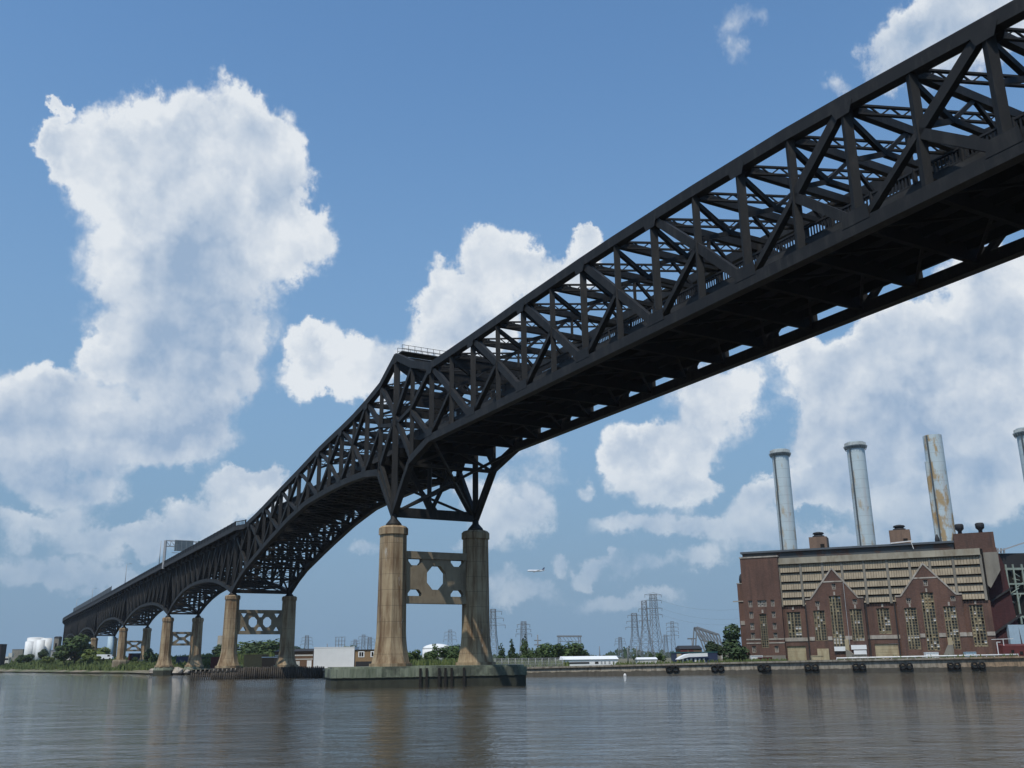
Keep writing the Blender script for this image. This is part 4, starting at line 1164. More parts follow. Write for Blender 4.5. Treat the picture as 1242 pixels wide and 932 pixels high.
for px_, dy_, mk_, lb_ in CL_:
    q, _d = quay_front(px_); o_ = q + V((0, dy_, 0)); mb = MB(); w_ = rr.uniform(.9, 1.6); h_ = rr.uniform(.8, 1.5)
    mb.box(o_.x - w_, o_.x + w_, o_.y, o_.y + 1.2, o_.z - .3, o_.z + h_)
    for i in range(5): x = o_.x - w_ + 2 * w_ * i / 4; mb.box(x - .06, x + .06, o_.y - .06, o_.y, o_.z - .3, o_.z + h_)
    for zz_ in (.1, h_ - .12): mb.box(o_.x - w_ - .05, o_.x + w_ + .05, o_.y - .1, o_.y - .06, o_.z + zz_, o_.z + zz_ + .12)
    tag(mb.build('storage_crate', mk_, None, o_), lb_, 'crate', 'crates on the quay')

# chimneys
def chimney(px_top, y_top, px_bot, y_bot, Y, r, capped, mat, label):
    a, b_ = at_y(px_top, y_top, Y), at_y(px_bot, y_bot, Y)
    x = (a.x + b_.x) / 2; z1 = a.z
    o = V((x, Y, 2)); rt_ = empty('chimney', o); tag(rt_, label, 'chimney', 'tall steel chimneys behind the power station')
    mb = MB(); mb.lathe((x, Y, 2), [(r * 1.03, 0), (r * 1.01, 25), (r, z1 - 2)], 32, caps=False)
    mb.lathe((x, Y, z1 - 3), [(r * .9, 0), (r * .9, 1.02)], 32, caps=True)
    mb.build('shaft', mat, rt_, o)
    if capped:
        mb = MB(); mb.lathe((x, Y, z1 - 1.7), [(r + .02, -.3), (r + .3, 0), (r + .65, .45), (r + .65, .65), (r + .5, .65), (r + .5, 1.4), (r + .0, 1.5), (r - .1, 1.55)], 32, caps=False)
        for i in range(24):
            t = 2 * math.pi * i / 24
            mb.beam((x + (r + .3) * math.cos(t), Y + (r + .3) * math.sin(t), z1 - 2.2), (x + (r + .8) * math.cos(t), Y + (r + .8) * math.sin(t), z1 - 1.1), .1, .1)
        mb.build('cap', 'stackcap', rt_, o)
    # ladder trunk on the river face, left of centre
    t = R(212); cx_, cy_ = x + (r + .12) * math.cos(t), Y + (r + .12) * math.sin(t)
    mb = MB(); mb.beam((cx_, cy_, 4), (cx_, cy_, z1 - (2 if capped else .2)), .34, .3, V((math.cos(t), math.sin(t), 0)))
    mb.build('ladder_trunk', 'stackdark', rt_, o)
    if not capped:
        mb = MB(); t = R(186); cx_, cy_ = x + (r + .3) * math.cos(t), Y + (r + .3) * math.sin(t)
        mb.beam((cx_, cy_, 30), (cx_, cy_, z1 - 7), .6, .6); mb.build('ladder_cage', mat, rt_, o)
chimney(945.5, 546, 957, 667, 265, 2.3, True, 'stack', 'pale blue grey steel chimney with a ringed cap, behind the left brick tower')
chimney(1036.5, 537, 1051.5, 661, 255, 2.35, True, 'stack', 'pale blue chimney with ringed cap, between the two brick roof penthouses')
chimney(1130, 529, 1148.5, 654, 245, 2.35, False, 'stack_rusty', 'rust streaked steel chimney without a cap')
chimney(1248, 520, 1262, 650, 236, 2.4, True, 'stack', 'chimney cut by the right edge of the picture')

# industrial plant at the right edge
pl_o = at_y(1236, 796, 222); pl_o.z = 3
pl = empty('process_plant', pl_o); tag(pl, 'cluttered process plant with pale green pipe racks and ochre wall right of the power station', 'industrial plant')
X = lambda px, Y=222: at_y(px, 780, Y).x
Z = lambda px, py, Y=222: at_y(px, py, Y).z
mb = MB(); mb.box(X(1218), X(1300), 226, 240, 2, Z(1225, 703, 226)); mb.build('wall', 'ochre', pl, pl_o)
mb = MB(); zz0 = Z(1230, 757)
for zz_ in (Z(1230, 690), Z(1230, 708), Z(1230, 720), Z(1230, 748)):
    mb.beam((X(1219), 223.5, zz_), (X(1300), 223.5, zz_), .5, .35); mb.beam((X(1219), 225, zz_ + .3), (X(1300), 225, zz_ + .3), .4, .3)
for px in (1223, 1229, 1238, 1247, 1258):
    mb.beam((X(px), 223.4, zz0), (X(px), 223.4, Z(1230, 684)), .35, .35)
for i in range(14):
    px = random.uniform(1219, 1256); p_ = V((X(px), 223.2, random.uniform(zz0, Z(1230, 690))))
    mb.rod(p_, p_ + V((random.uniform(-2, 3), random.uniform(0, 1), random.uniform(-2, 2))), .12, .12, 6)
mb.build('pipe_rack', 'pipegreen', pl, pl_o)
mb = MB(); mb.box(X(1228), X(1300), 224, 225.5, zz0, Z(1230, 690)); mb.build('dark_bay', 'void', pl, pl_o)
mb = MB(); mb.lathe((X(1231), 227, Z(1230, 694)), [(1.5, 0), (1.6, .3), (1.6, 4.4), (1.2, 5.0), (.4, 5.2)], 18); mb.build('vessel', 'brick_pale', pl, pl_o)
mb = MB(); mb.rod((X(1228), 228, Z(1230, 672)), (X(1228), 228, Z(1228, 660)), .35, .3, 8); mb.rod((X(1231.5), 228, Z(1230, 672)), (X(1231.5), 228, Z(1230, 659)), .15, .12, 8)
mb.box(X(1233), X(1290), 228, 236, Z(1236, 690), Z(1240, 668)); mb.build('flue', 'dark', pl, pl_o)
mb = MB()
for i in range(5): mb.beam((X(1234 + i * 4), 227.4, Z(1236, 668)), (X(1235 + i * 4), 227.4, Z(1238, 662)), .5, .2)
mb.beam((X(1232), 227.4, Z(1236, 669)), (X(1300), 227.4, Z(1300, 648)), .4, .3); mb.build('conveyor', 'galv', pl, pl_o)
mb = MB(); mb.beam((X(1208), 223.6, Z(1210, 688)), (X(1224), 223.6, Z(1220, 687)), .3, .4); mb.build('pipe_bridge', 'galv', pl, pl_o)
bb_o = V((X(1226, 219), 219, 3)); bb = MB(); bb.box(X(1226, 219), X(1300, 219), 219, 222.5, 2.5, Z(1230, 758, 219))
for i in range(20):
    x = X(1226, 219) + .4 + i * .6; bb.box(x, x + .06, 218.96, 219, 2.5, Z(1230, 758, 219) - .1)
tag(bb.build('clad_tank_house', 'bluebox', None, bb_o), 'pale blue corrugated box building in front of the ochre wall', 'shed')
rs_o = V((X(1216, 214), 214, 3)); rs = empty('red_shed', rs_o); tag(rs, 'low red shed on the quay at the right edge', 'shed')
mb = MB(); x0 = X(1214, 214); mb.hexa([(x0, 214, 2.6), (x0 + 14, 214, 2.6), (x0 + 14, 217, 2.6), (x0, 217, 2.6), (x0 + .3, 214, 5.2), (x0 + 14, 214, 5.2), (x0 + 14, 217, 5.6), (x0 + .3, 217, 5.6)]); mb.build('body', 'redpaint', rs, rs_o)
mb = MB(); mb.box(x0 + 2, x0 + 2.6, 213.95, 214, 3.7, 4.3); mb.box(x0 + 3.8, x0 + 4.5, 213.95, 214, 3.3, 4.0); mb.build('window', 'void', rs, rs_o)
gp_o = V((X(1209, 213), 213, 3)); gp = MB(); gp.beam(gp_o + V((0, 0, -.3)), gp_o + V((0, 0, 3.0)), .16, .16); gp.beam(gp_o + V((0, 0, 3.0)), gp_o + V((.8, 0, 3.0)), .16, .16)
gp.beam(gp_o + V((-.3, 1.5, 3.6)), gp_o + V((4.5, 1.5, 3.7)), .1, .12); gp.beam(gp_o + V((2.2, 1.5, -.2)), gp_o + V((2.2, 1.5, 3.7)), .12, .12)
tag(gp.build('mooring_davit', 'board', None, gp_o), 'white pipe davit standing on the quay before the red shed', 'davit')

# ------------------------------------------------------------------ trees
def tree_meshes(seed, h, wd, mat, conical=False, leaves=1300, lsize=.55, base=.18):
    rr = random.Random(seed)
    mb = MB()
    mb.rod((0, 0, -1), (rr.uniform(-.2, .2), 0, h * .45), h * .028 + .06, h * .014 + .04, 7)
    lobes = []
    nl = 9 if not conical else 8
    for i in range(nl):
        if conical:
            t = i / (nl - 1); c = V((rr.uniform(-.12, .12) * wd, rr.uniform(-.1, .1) * wd, h * (base + (1 - base) * t * .92)))
            r_ = wd * .5 * (1 - t * .75) * rr.uniform(.75, 1.1); lobes.append((c, r_, h * .13))
        else:
            a = rr.uniform(0, 6.28); q = rr.uniform(.05, .34)
            c = V((math.cos(a) * wd * q, math.sin(a) * wd * q, h * rr.uniform(base + .17, .84)))
            r_ = wd * rr.uniform(.17, .30); lobes.append((c, r_, r_ * rr.uniform(.7, .95) * min(1.3, h / wd + .2)))
    for c, r_, rz2 in lobes[:6]:
        mb.rod((0, 0, h * .3), c, h * .012 + .03, .03, 5)
    cr = MB()
    tot = sum(r_ * r_ for _, r_, _ in lobes)
    for c, r_, rz2 in lobes:
        for _ in range(int(leaves * r_ * r_ / tot)):
            d = V((rr.gauss(0, 1), rr.gauss(0, 1), rr.gauss(0, 1))).normalized()
            k = rr.uniform(.55, 1.08) ** .6
            p = c + V((d.x * r_ * k, d.y * r_ * k, d.z * rz2 * k))
            if p.z < h * base * .6: continue
            s_ = lsize * rr.uniform(.5, 1.25)
            nrm = (d + V((rr.uniform(-.8, .8), rr.uniform(-.8, .8), rr.uniform(-.3, .9)))).normalized()
            a = nrm.cross(V((0, 0, 1))); a = a.normalized() if a.length > .05 else V((1, 0, 0)); b_ = nrm.cross(a)
            b = cr.add([p + a * s_, p + b_ * s_ * .7 + nrm * s_ * .15, p - a * s_ * .9, p - b_ * s_ * .75]); cr.face([b, b + 1, b + 2, b + 3])
    return mb, cr, mat
PROTO = {}
def tree_proto(key, *a, **k):
    mb, cr, mat = tree_meshes(*a, **k)
    t = mb.build('trunk', 'bark'); c = cr.build('crown', mat, fix=False)
    PROTO[key] = (t.data, c.data); 
    for o in (t, c): bpy.data.objects.remove(o)
tree_proto('round', 1, 10, 9, 'leaf', leaves=1500)
tree_proto('round2', 2, 10, 10, 'leaf', leaves=1500)
tree_proto('dark', 3, 10, 8, 'leaf_dark', leaves=1600)
tree_proto('tall', 4, 10, 4.2, 'leaf', conical=True, leaves=1100, lsize=.42, base=.12)
tree_proto('tall_dark', 5, 10, 4.6, 'leaf_dark', conical=True, leaves=1100, lsize=.45, base=.12)
tree_proto('bush', 6, 10, 13, 'leaf', leaves=1500, lsize=.8, base=.02)
tree_proto('lime', 7, 10, 12, 'leaf_lime', leaves=1300, lsize=.75, base=.02)
tree_proto('bushy', 12, 10, 8, 'leaf_dark', leaves=2200, lsize=.5, base=.02)
tree_proto('thin', 8, 10, 5, 'leaf', leaves=420, lsize=.42, base=.15)
def tree(key, px, ytop, Y, zbase, label, group=None, wscale=1.0, name='tree', cat='tree'):
    p = at_y(px, ytop, Y); h = p.z - zbase
    o = empty(name, (p.x, Y, zbase), random.uniform(0, 6.28)); k = h / 10
    o.scale = (k * wscale, k * wscale, k)
    t, c = PROTO[key]
    for nm, me in (('trunk', t), ('crown', c)):
        q = bpy.data.objects.new(nm, me); COL.objects.link(q); q.parent = o
    tag(o, label, cat, group)
    return o
GT = 'trees on the far bank'
tree('bushy', 890, 759, 232, 2.2, 'dark leafy tree against the left wall of the power station', wscale=1.0)
tree('dark', 866, 777, 262, 2.2, 'small dark tree behind the white curved roof', GT, 1.2)
tree('tall_dark', 621, 776, 285, 2, 'first tall slim tree right of the mid river pier', GT, 1.0)
tree('tall', 636, 772, 290, 2, 'second tall slim tree, lighter green, right of the mid river pier', GT, 1.0)
tree('tall_dark', 608, 781, 275, 2, 'slim tree just emerging from behind the right pier column', GT, 1.2)
for i, (px, yt, ws, k) in enumerate(((652, 785, 1.2, 'round'), (665, 782, 1.3, 'round2'), (679, 779, 1.4, 'round'), (694, 781, 1.4, 'round2'), (706, 786, 1.3, 'round'), (644, 790, 1.4, 'round2'))):
    tree(k, px, yt, 300 + i * 4, 2, ['bushy tree beside the slim trees, under the short dark mast', 'bushy tree left of the steel frame in the grove', 'bushy tree under the left leg of the steel frame', 'bushy tree under the steel frame', 'bushy tree at the right end of the grove behind the white office', 'low bushy tree at the left end of the grove'][i], GT, ws)
for i, (px, yt, Y, k, ws, lab) in enumerate((
        (500, 787, 262, 'round', 1.5, 'round bush right beside the left column of the mid river pier'), (528, 778, 300, 'thin', 1.0, 'sparse tree in front of the white domed tank'),
        (540, 781, 300, 'thin', 1.5, 'sparse wider tree right of the domed tank centre'), (545, 784, 280, 'round', 1.6, 'green bush beneath the white domed tank'), (556, 784, 285, 'round2', 1.4, 'green bush left of the right pier column'),
        (520, 790, 262, 'bush', 1.0, 'low dark bush below the domed tank'), (272, 781, 420, 'dark', 1.4, 'dark tree beside the grey silo'), (300, 780, 440, 'round2', 1.7, 'wide tree seen between the columns of the second pier'),
        (316, 779, 430, 'dark', 1.6, 'dark tree behind the right side of the second pier opening'), (334, 778, 430, 'round2', 1.7, 'tree beside the right column of the second pier'), (362, 783, 430, 'dark', 1.5, 'tree left of the flat roofed brown building'),
        (414, 783, 420, 'round', 1.2, 'tree top above the white warehouse'), (424, 785, 420, 'round2', 1.2, 'second tree top above the white warehouse'), (689 + 14, 790, 360, 'dark', 1.5, 'dark bush by the corner of the white office'),
        (789, 790, 300, 'thin', 1.2, 'sparse shrub behind the small white shed'), (800, 791, 300, 'round', 1.3, 'green shrub right of the small white shed'), (771, 793, 300, 'dark', 1.4, 'dark shrub left of the small white shed'))):
    tree(k, px, yt, Y, 2, lab, GT, ws)
# shrubs of the grassy bank
GB = 'shrubs on the grassy bank'
for (px, yt, Y, zb_, k, ws, lab) in ((94, 771, 470, 5, 'bush', 1.05, 'largest round green bush on the grassy bank'), (80, 783, 468, 5, 'bush', 1.2, 'bush at the left foot of the largest bush'), (108, 786, 455, 5, 'lime', 1.1, 'yellow green bush right of the largest bush'),
        (125, 783, 460, 5, 'lime', .9, 'yellow green small tree before the short pier'), (52, 787, 520, 5, 'dark', 1.2, 'dark round shrub below the white tanks'), (60, 795, 500, 4.6, 'lime', 1.6, 'low lime shrub left of the largest bush'),
        (180, 786, 400, 3, 'dark', .9, 'dark shrub against the second pier on the bank'), (186, 793, 392, 3, 'bush', .8, 'small shrub right of the dark bank shrub'), (145, 794, 420, 5, 'bush', 1.2, 'low shrub at the foot of the pier on the bank'),
        (118, 795, 440, 5, 'lime', 1.4, 'low lime shrub under the bridge'), (165, 797, 405, 4.6, 'bush', 1.3, 'low shrub between the two bank piers'), (30, 794, 540, 4.5, 'bush', 1.5, 'low shrub at the left end of the bank')):
    tree(k, px, yt, Y, zb_, lab, GB, ws, 'shrub', 'shrub')

# grassy bank: a slope and its reeds
bk = MB(); nb = len(BANK)
prof = [(0, -.3), (2.5, .5), (6, 2.0), (14, 3.8), (24, 5.0), (48, 5.4), (120, 3.0)]
for x, y in BANK:
    for d_, z in prof: bk.v.append(V((x + d_ * .45, y + d_, z * (1 if x < -110 else .45))))
m_ = len(prof)
for i in range(nb - 1):
    for j in range(m_ - 1): bk.face([i * m_ + j, (i + 1) * m_ + j, (i + 1) * m_ + j + 1, i * m_ + j + 1], 0, True)
def bank_mat():
    mt, nt, b, vec = base_mat('bank_earth', 0.95, .1)
    sx = nd(nt, 'ShaderNodeSeparateXYZ'); lk(nt, vec, sx.inputs[0])
    n1 = noise(nt, vec, .3, 6, .6)
    f = ramp(nt, math2(nt, 'ADD', sx.outputs[2], n1), [(0.9 / 1.0 * .9, 0.0), (1.0, 1.0)])
    c = mixc(nt, f, (0.10, 0.085, 0.065), (0.055, 0.07, 0.028)); lk(nt, c, b.inputs['Base Color']); return mt
MAT['bank'] = bank_mat()
tag(bk.build('river_bank', 'bank'), kind='structure')
gr = MB(); rr = random.Random(11)
def bank_pt(t, d_):
    i = min(int(t), nb - 2); f = t - i
    x = BANK[i][0] + (BANK[i + 1][0] - BANK[i][0]) * f; y = BANK[i][1] + (BANK[i + 1][1] - BANK[i][1]) * f
    z = interp(prof, d_) * (1 if x < -110 else .45)
    return V((x + d_ * .45, y + d_, z))
for _ in range(15000):
    t = rr.uniform(.2, 7.2); d_ = 3.5 + 40 * rr.random() ** 1.3
    p = bank_pt(t, d_); h_ = rr.uniform(.7, 1.7) * (1 + .5 * math.sin(t * 9) * math.sin(d_)); wv = rr.uniform(.18, .5)
    a = rr.uniform(0, 3.14); dx_ = V((math.cos(a), math.sin(a), 0)) * wv
    ln = V((rr.uniform(-.4, .4), rr.uniform(-.4, .4), 0))
    b = gr.add([p - dx_ - V((0, 0, .3)), p + dx_ - V((0, 0, .3)), p + dx_ * .35 + ln + V((0, 0, h_)), p - dx_ * .3 + ln * .7 + V((0, 0, h_ * .85))]); gr.face([b, b + 1, b + 2, b + 3])
tag(gr.build('grass', 'reed', fix=False), 'tall green reeds and grass covering the left bank', 'grass', kind='stuff')
# rocks at the waterline by the bank piers
rk = MB(); rr = random.Random(5)
def rock():
    mb = MB(); mb.lathe((0, 0, -.4), [(.6, 0), (1.0, .35), (.85, .9), (.4, 1.2)], 7, sm=False)
    for v_ in mb.v: v_ *= rr.uniform(.8, 1.2)
    return mb
rk0 = rock().build('boulder', 'stone'); fr_ = True
for (px, Y, k, lab) in ((187, 323, 1.5, 'pale boulder at the water left of the first bank pier'), (216, 322, 1.9, 'large pale boulder at the water right of the first bank pier'), (224, 325, 1.3, 'brown boulder between the columns of the first bank pier'), (228, 320, 1.0, 'small boulder beside the timber fender')):
    o = rk0 if fr_ else rk0.copy()
    if not fr_: COL.objects.link(o)
    fr_ = False
    o.location = (ground_xy(px, Y), Y, .8); o.scale = (k * 1.3, k, k); o.rotation_euler = (0, 0, px)
    tag(o, lab, 'boulder', 'boulders by the bank pier')

# ------------------------------------------------------------------ buildings and tanks on the far bank
def house(name, px0, px1, ytop, ybot_z, Y, dep, mat, roofmat, label, cat, roof_h=0.0, over=.2, wins=(), wmat='void', gablex=True):
    a, b_ = at_y(px0, ytop, Y), at_y(px1, ytop, Y); z1 = (a.z + b_.z) / 2
    o = V(((a.x + b_.x) / 2, Y, ybot_z)); rt_ = empty(name, o); tag(rt_, label, cat)
    zr = z1 - roof_h
    mb = MB(); mb.box(a.x, b_.x, Y, Y + dep, ybot_z - .8, zr); mb.build('wall', mat, rt_, o)
    mb = MB()
    if roof_h > .3:
        mb.hexa([(a.x - over, Y - over, zr), (b_.x + over, Y - over, zr), (b_.x + over, Y + dep + over, zr), (a.x - over, Y + dep + over, zr),
                 (a.x + (0 if gablex else (b_.x - a.x) * .12), Y + dep * .45, z1), (b_.x - (0 if gablex else (b_.x - a.x) * .12), Y + dep * .45, z1), (b_.x, Y + dep * .55, z1), (a.x, Y + dep * .55, z1)])
    else: mb.box(a.x - over, b_.x + over, Y - over, Y + dep + over, zr, zr + .25)
    mb.build('roof', roofmat, rt_, o)
    for (f0, f1, g0_, g1_, wm) in wins:
        mb = MB(); x0, x1 = a.x + (b_.x - a.x) * f0, a.x + (b_.x - a.x) * f1; z0_, z1_ = ybot_z + (zr - ybot_z) * g0_, ybot_z + (zr - ybot_z) * g1_
        mb.box(x0, x1, Y - .06, Y + .05, z0_, z1_); mb.build('window', wm, rt_, o)
    return rt_
house('site_office', 680, 749, 796, 1.9, 232, 5, 'white', 'white', 'long low white office building with a pale roof on the quay', 'building', .75, .25,
      [(.0, .5, .38, .62, 'dark'), (.6, .66, .35, .65, 'dark'), (.7, .73, .3, .7, 'galv'), (.76, .79, .3, .7, 'galv'), (.84, .87, .3, .7, 'galv'), (.91, .94, .3, .7, 'galv')], gablex=False)
house('storage_shed', 773, 797, 797.5, 2.1, 226, 4, 'offwhite', 'white', 'small cream shed alone on the quay between pylons and grove', 'shed', .45, .15, [(.55, .57, .1, .9, 'galv'), (.3, .31, .1, .95, 'galv')])
house('warehouse', 381, 430, 786, 1.6, 290, 9, 'white', 'white', 'plain white warehouse box on the shore left of the river pier', 'warehouse', 0, .05)
house('tan_house', 431, 462, 789, 1.6, 290, 7, 'tanwall', 'dark', 'tan two storey building with white framed windows beside the white warehouse', 'building', 0, .2,
      [(.12, .36, .62, .95, 'white'), (.16, .23, .66, .9, 'dark'), (.25, .32, .66, .9, 'dark'), (.6, .82, .62, .95, 'white'), (.64, .71, .66, .9, 'dark'), (.02, .98, -.1, .38, 'dark')])
house('flat_roofed_building', 334, 380, 787, 1.8, 300, 12, 'brown', 'dark', 'brown flat roofed building with pale bands behind the second pier', 'building', .8, .5,
      [(0, 1, .72, .8, 'offwhite'), (0, 1, .5, .56, 'offwhite'), (.5, .66, 0, .42, 'offwhite'), (.85, .97, 0, .45, 'white')])
house('rust_brown_building', 825, 851, 783, 2.3, 262, 8, 'brown', 'dark', 'rust brown building with arched dark roof below the raised lattice span', 'building', .9, .2, [(0, .3, .75, .98, 'redpaint'), (.4, .6, .75, .98, 'redpaint')])
house('low_teal_building', 818, 870, 792, 2.3, 258, 6, 'navy', 'teal', 'low dark teal building behind the white curved roof', 'building', 0, .1, [(.05, .16, .1, .9, 'tanboard')])
house('concrete_block', 872, 884, 786, 2.3, 275, 8, 'greypanel', 'greypanel', 'grey concrete block building behind the dark leafy tree', 'building', 0, .1, [(.2, .3, .2, .6, 'white'), (.5, .6, .2, .6, 'void')])
house('olive_hut', 296, 318, 795, 2.0, 300, 8, 'ochre', 'ochre', 'olive hut seen under the cross wall of the second pier', 'hut', 0, .1)
house('low_brick_hut', 318, 333, 798, 2.0, 285, 8, 'brown', 'white', 'brown hut with a white roof beside the second pier', 'hut', 0, .15)
house('grey_office_block', 198 - 6, 199, 812, 2, 700, 10, 'galv', 'galv', 'distant grey block seen through the far piers', 'building', 0, .1)
# long curved white roof: a moored work boat shelter
o = at_y(840, 797, 236); bo_ = V((o.x, 236, 2.3)); cv = empty('curved_roof_shelter', bo_); tag(cv, 'long shelter with a bright white curved roof on dark blue base', 'shelter')
xa, xb = at_y(822, 797, 236).x, at_y(858, 797, 236).x; zt_ = at_y(840, 793, 236).z
mb = MB(); nseg = 10
prof_ = [(xa, zt_ - 1.3), (xa + .8, zt_ - .7), (xa + 2.2, zt_ - .15), (xa + 3.5, zt_), (xb, zt_ + .1)]
mb.slab([(x, z) for x, z in prof_] + [(xb, zt_ - .7), (xa + 2.6, zt_ - .8), (xa + .3, zt_ - 1.35)], [], (0, 235.5, 0), (1, 0, 0), (0, 0, 1), (0, 4.5, 0)); mb.build('roof', 'white', cv, bo_)
mb = MB(); mb.box(xa + .4, xb + 1.5, 236, 239, 1.6, zt_ - 1.0); mb.build('base', 'navy', cv, bo_)
mb = MB()
for i in range(6): mb.box(xa + 1 + i * 1.0, xa + 1.45 + i * 1.0, 235.9, 235.99, 2.4, 3.3)
mb.build('panel', 'board', cv, bo_)
# tanks
def tank(px, ytop, wpx, Y, zbase, label, dome=.25, mat='tank', grp=None):
    p = at_y(px, ytop, Y); r_ = wpx / 2 * Y / 1150
    o = V((p.x, Y, zbase)); rt_ = empty('storage_tank', o); tag(rt_, label, 'tank', grp)
    h_ = p.z - zbase; d_ = r_ * dome
    mb = MB(); mb.lathe(o, [(r_, -1), (r_, h_ - d_)], 32); mb.build('shell', mat, rt_, o)
    mb = MB(); mb.lathe(o + V((0, 0, h_ - d_)), [(r_ * 1.005 * math.cos(R(a)), d_ * math.sin(R(a))) for a in (0, 15, 30, 45, 60, 75, 88)], 32); mb.build('roof', mat, rt_, o)
tank(530, 781, 34, 400, 2, 'white domed storage tank seen through the river pier', .35)
TG = 'white tanks on the left'
tank(44, 773, 19, 600, 3, 'largest white tank at the back of the left group', .12, grp=TG)
tank(57, 774, 12, 590, 3, 'white tank at the right of the left group', .08, grp=TG)
tank(36, 778, 9, 585, 3, 'smaller white tank at the left of the group', .1, grp=TG)
tank(50, 776, 9, 583, 3, 'cream white tank in the middle front of the group', .08, grp=TG)
tank(268, 771, 7, 520, 3, 'tall grey silo behind the second pier', .2, 'greypanel')
tank(135, 772, 7, 470, 3, 'pale blue tank under the bridge beside the far pier', .1, 'bluebox')
# white moored boat at the left edge
o = V((ground_xy(8, 585), 585, .8)); bt = empty('moored_boat', o); tag(bt, 'white boat with a tall upper works at the left edge of the river', 'boat')
mb = MB(); L2 = 9
mb.slab([(-L2, 0.2), (-L2 + 1, -1.5), (L2 - 2, -1.5), (L2, 1.4), (L2 - 3, 1.0)], [], o + V((0, -2, 1.5)), (1, 0, 0), (0, 0, 1), (0, 4, 0)); mb.build('hull', 'white', bt, o)
mb = MB(); mb.box(o.x - 4, o.x + 3, 583.5, 586.5, 2.2, 5); mb.box(o.x - 1, o.x + 2, 583.8, 586.2, 5, 8.5); mb.box(o.x + 1.4, o.x + 3.6, 583.8, 586, 8, 10.5); mb.build('cabin', 'offwhite', bt, o)
mb = MB(); mb.box(o.x - 3.6, o.x + 2.6, 583.4, 583.5, 3.4, 4.3); mb.box(o.x - .8, o.x + 1.8, 583.7, 583.8, 6.6, 7.5); mb.build('window', 'void', bt, o)
house('dark_shed', -12, 2, 782, 3, 560, 6, 'dark', 'dark', 'dark shed cut by the left edge of the picture', 'shed', 0, .1)
house('low_grey_building', 15, 28, 788, 3, 640, 8, 'greypanel', 'galv', 'low grey building between the boat and the white tanks', 'building', 0, .2)
house('signal_tower', 66, 72, 772, 3, 620, 4, 'greypanel', 'dark', 'narrow grey tower just left of the bridge end', 'tower', .8, .3, [(.3, .7, .5, .8, 'void')])
house('low_terminal_building', 62, 80, 789, 3, 600, 6, 'galv', 'galv', 'low long grey building under the end of the bridge', 'building', 0, .3)
# vehicles and containers below the approach
def container(px0, px1, ytop, Y, z0, mat, label, cat='container', name='shipping_container'):
    a, b_ = at_y(px0, ytop, Y), at_y(px1, ytop, Y); o = V(((a.x + b_.x) / 2, Y, z0)); z1 = a.z
    mb = MB(); mb.box(a.x, b_.x, Y, Y + 2.6, z0, z1)
    nn = max(3, int((b_.x - a.x) / .45))
    for i in range(nn):
        x = a.x + (b_.x - a.x) * (i + .5) / nn; mb.box(x - .08, x + .08, Y - .05, Y, z0 + .15, z1 - .15)
    mb.box(a.x - .05, b_.x + .05, Y - .08, Y + 2.65, z1, z1 + .12); mb.box(a.x - .05, b_.x + .05, Y - .08, Y + 2.65, z0 - .15, z0)
    tag(mb.build(name, mat, None, o), label, cat)
container(256, 279, 797.5, 330, 1.7, 'redpaint', 'dull red container left of the second pier')
container(214, 234, 797, 345, 1.7, 'navy', 'dark blue container between the columns of the first bank pier')
container(236, 254, 798, 350, 1.7, 'dark', 'black container right of the first bank pier')
container(160, 170, 793, 420, 5.2, 'navy', 'blue container under the bridge between the bank piers')
container(156, 160, 793, 421, 5.2, 'redpaint', 'small red container beside the blue one under the bridge')
def van(px, ytop, Y, z0, label):
    a = at_y(px, ytop, Y); o = V((a.x, Y, z0)); h_ = a.z - z0; L2 = h_ * 1.05
    rt_ = empty('parked_van', o); tag(rt_, label, 'van', 'white vans under the bridge')
    mb = MB(); mb.slab([(-L2, .35), (L2, .35), (L2, h_ * .5), (L2 * .72, h_ * .58), (L2 * .5, h_), (-L2, h_)], [], o + V((0, -1, 0)), (1, 0, 0), (0, 0, 1), (0, 2, 0)); mb.build('body', 'white', rt_, o)
    for sx_ in (-.6, .6):
        mb = MB(); mb.rod(o + V((sx_ * L2, -1.05, .4)), o + V((sx_ * L2, -.8, .4)), .4, .4, 12); mb.build('wheel', 'rubber', rt_, o)
    mb = MB(); mb.slab([(L2 * .1, h_ * .6), (L2 * .66, h_ * .6), (L2 * .46, h_ * .92), (L2 * .1, h_ * .92)], [], o + V((0, -1.03, 0)), (1, 0, 0), (0, 0, 1), (0, .04, 0)); mb.build('window', 'void', rt_, o)
van(131, 794, 438, 5.5, 'white van left of the bank pier'); van(125, 794, 448, 5.5, 'smaller white van beside the yellow green tree'); van(83, 797, 478, 5.4, 'white van glimpsed at the foot of the largest bush')

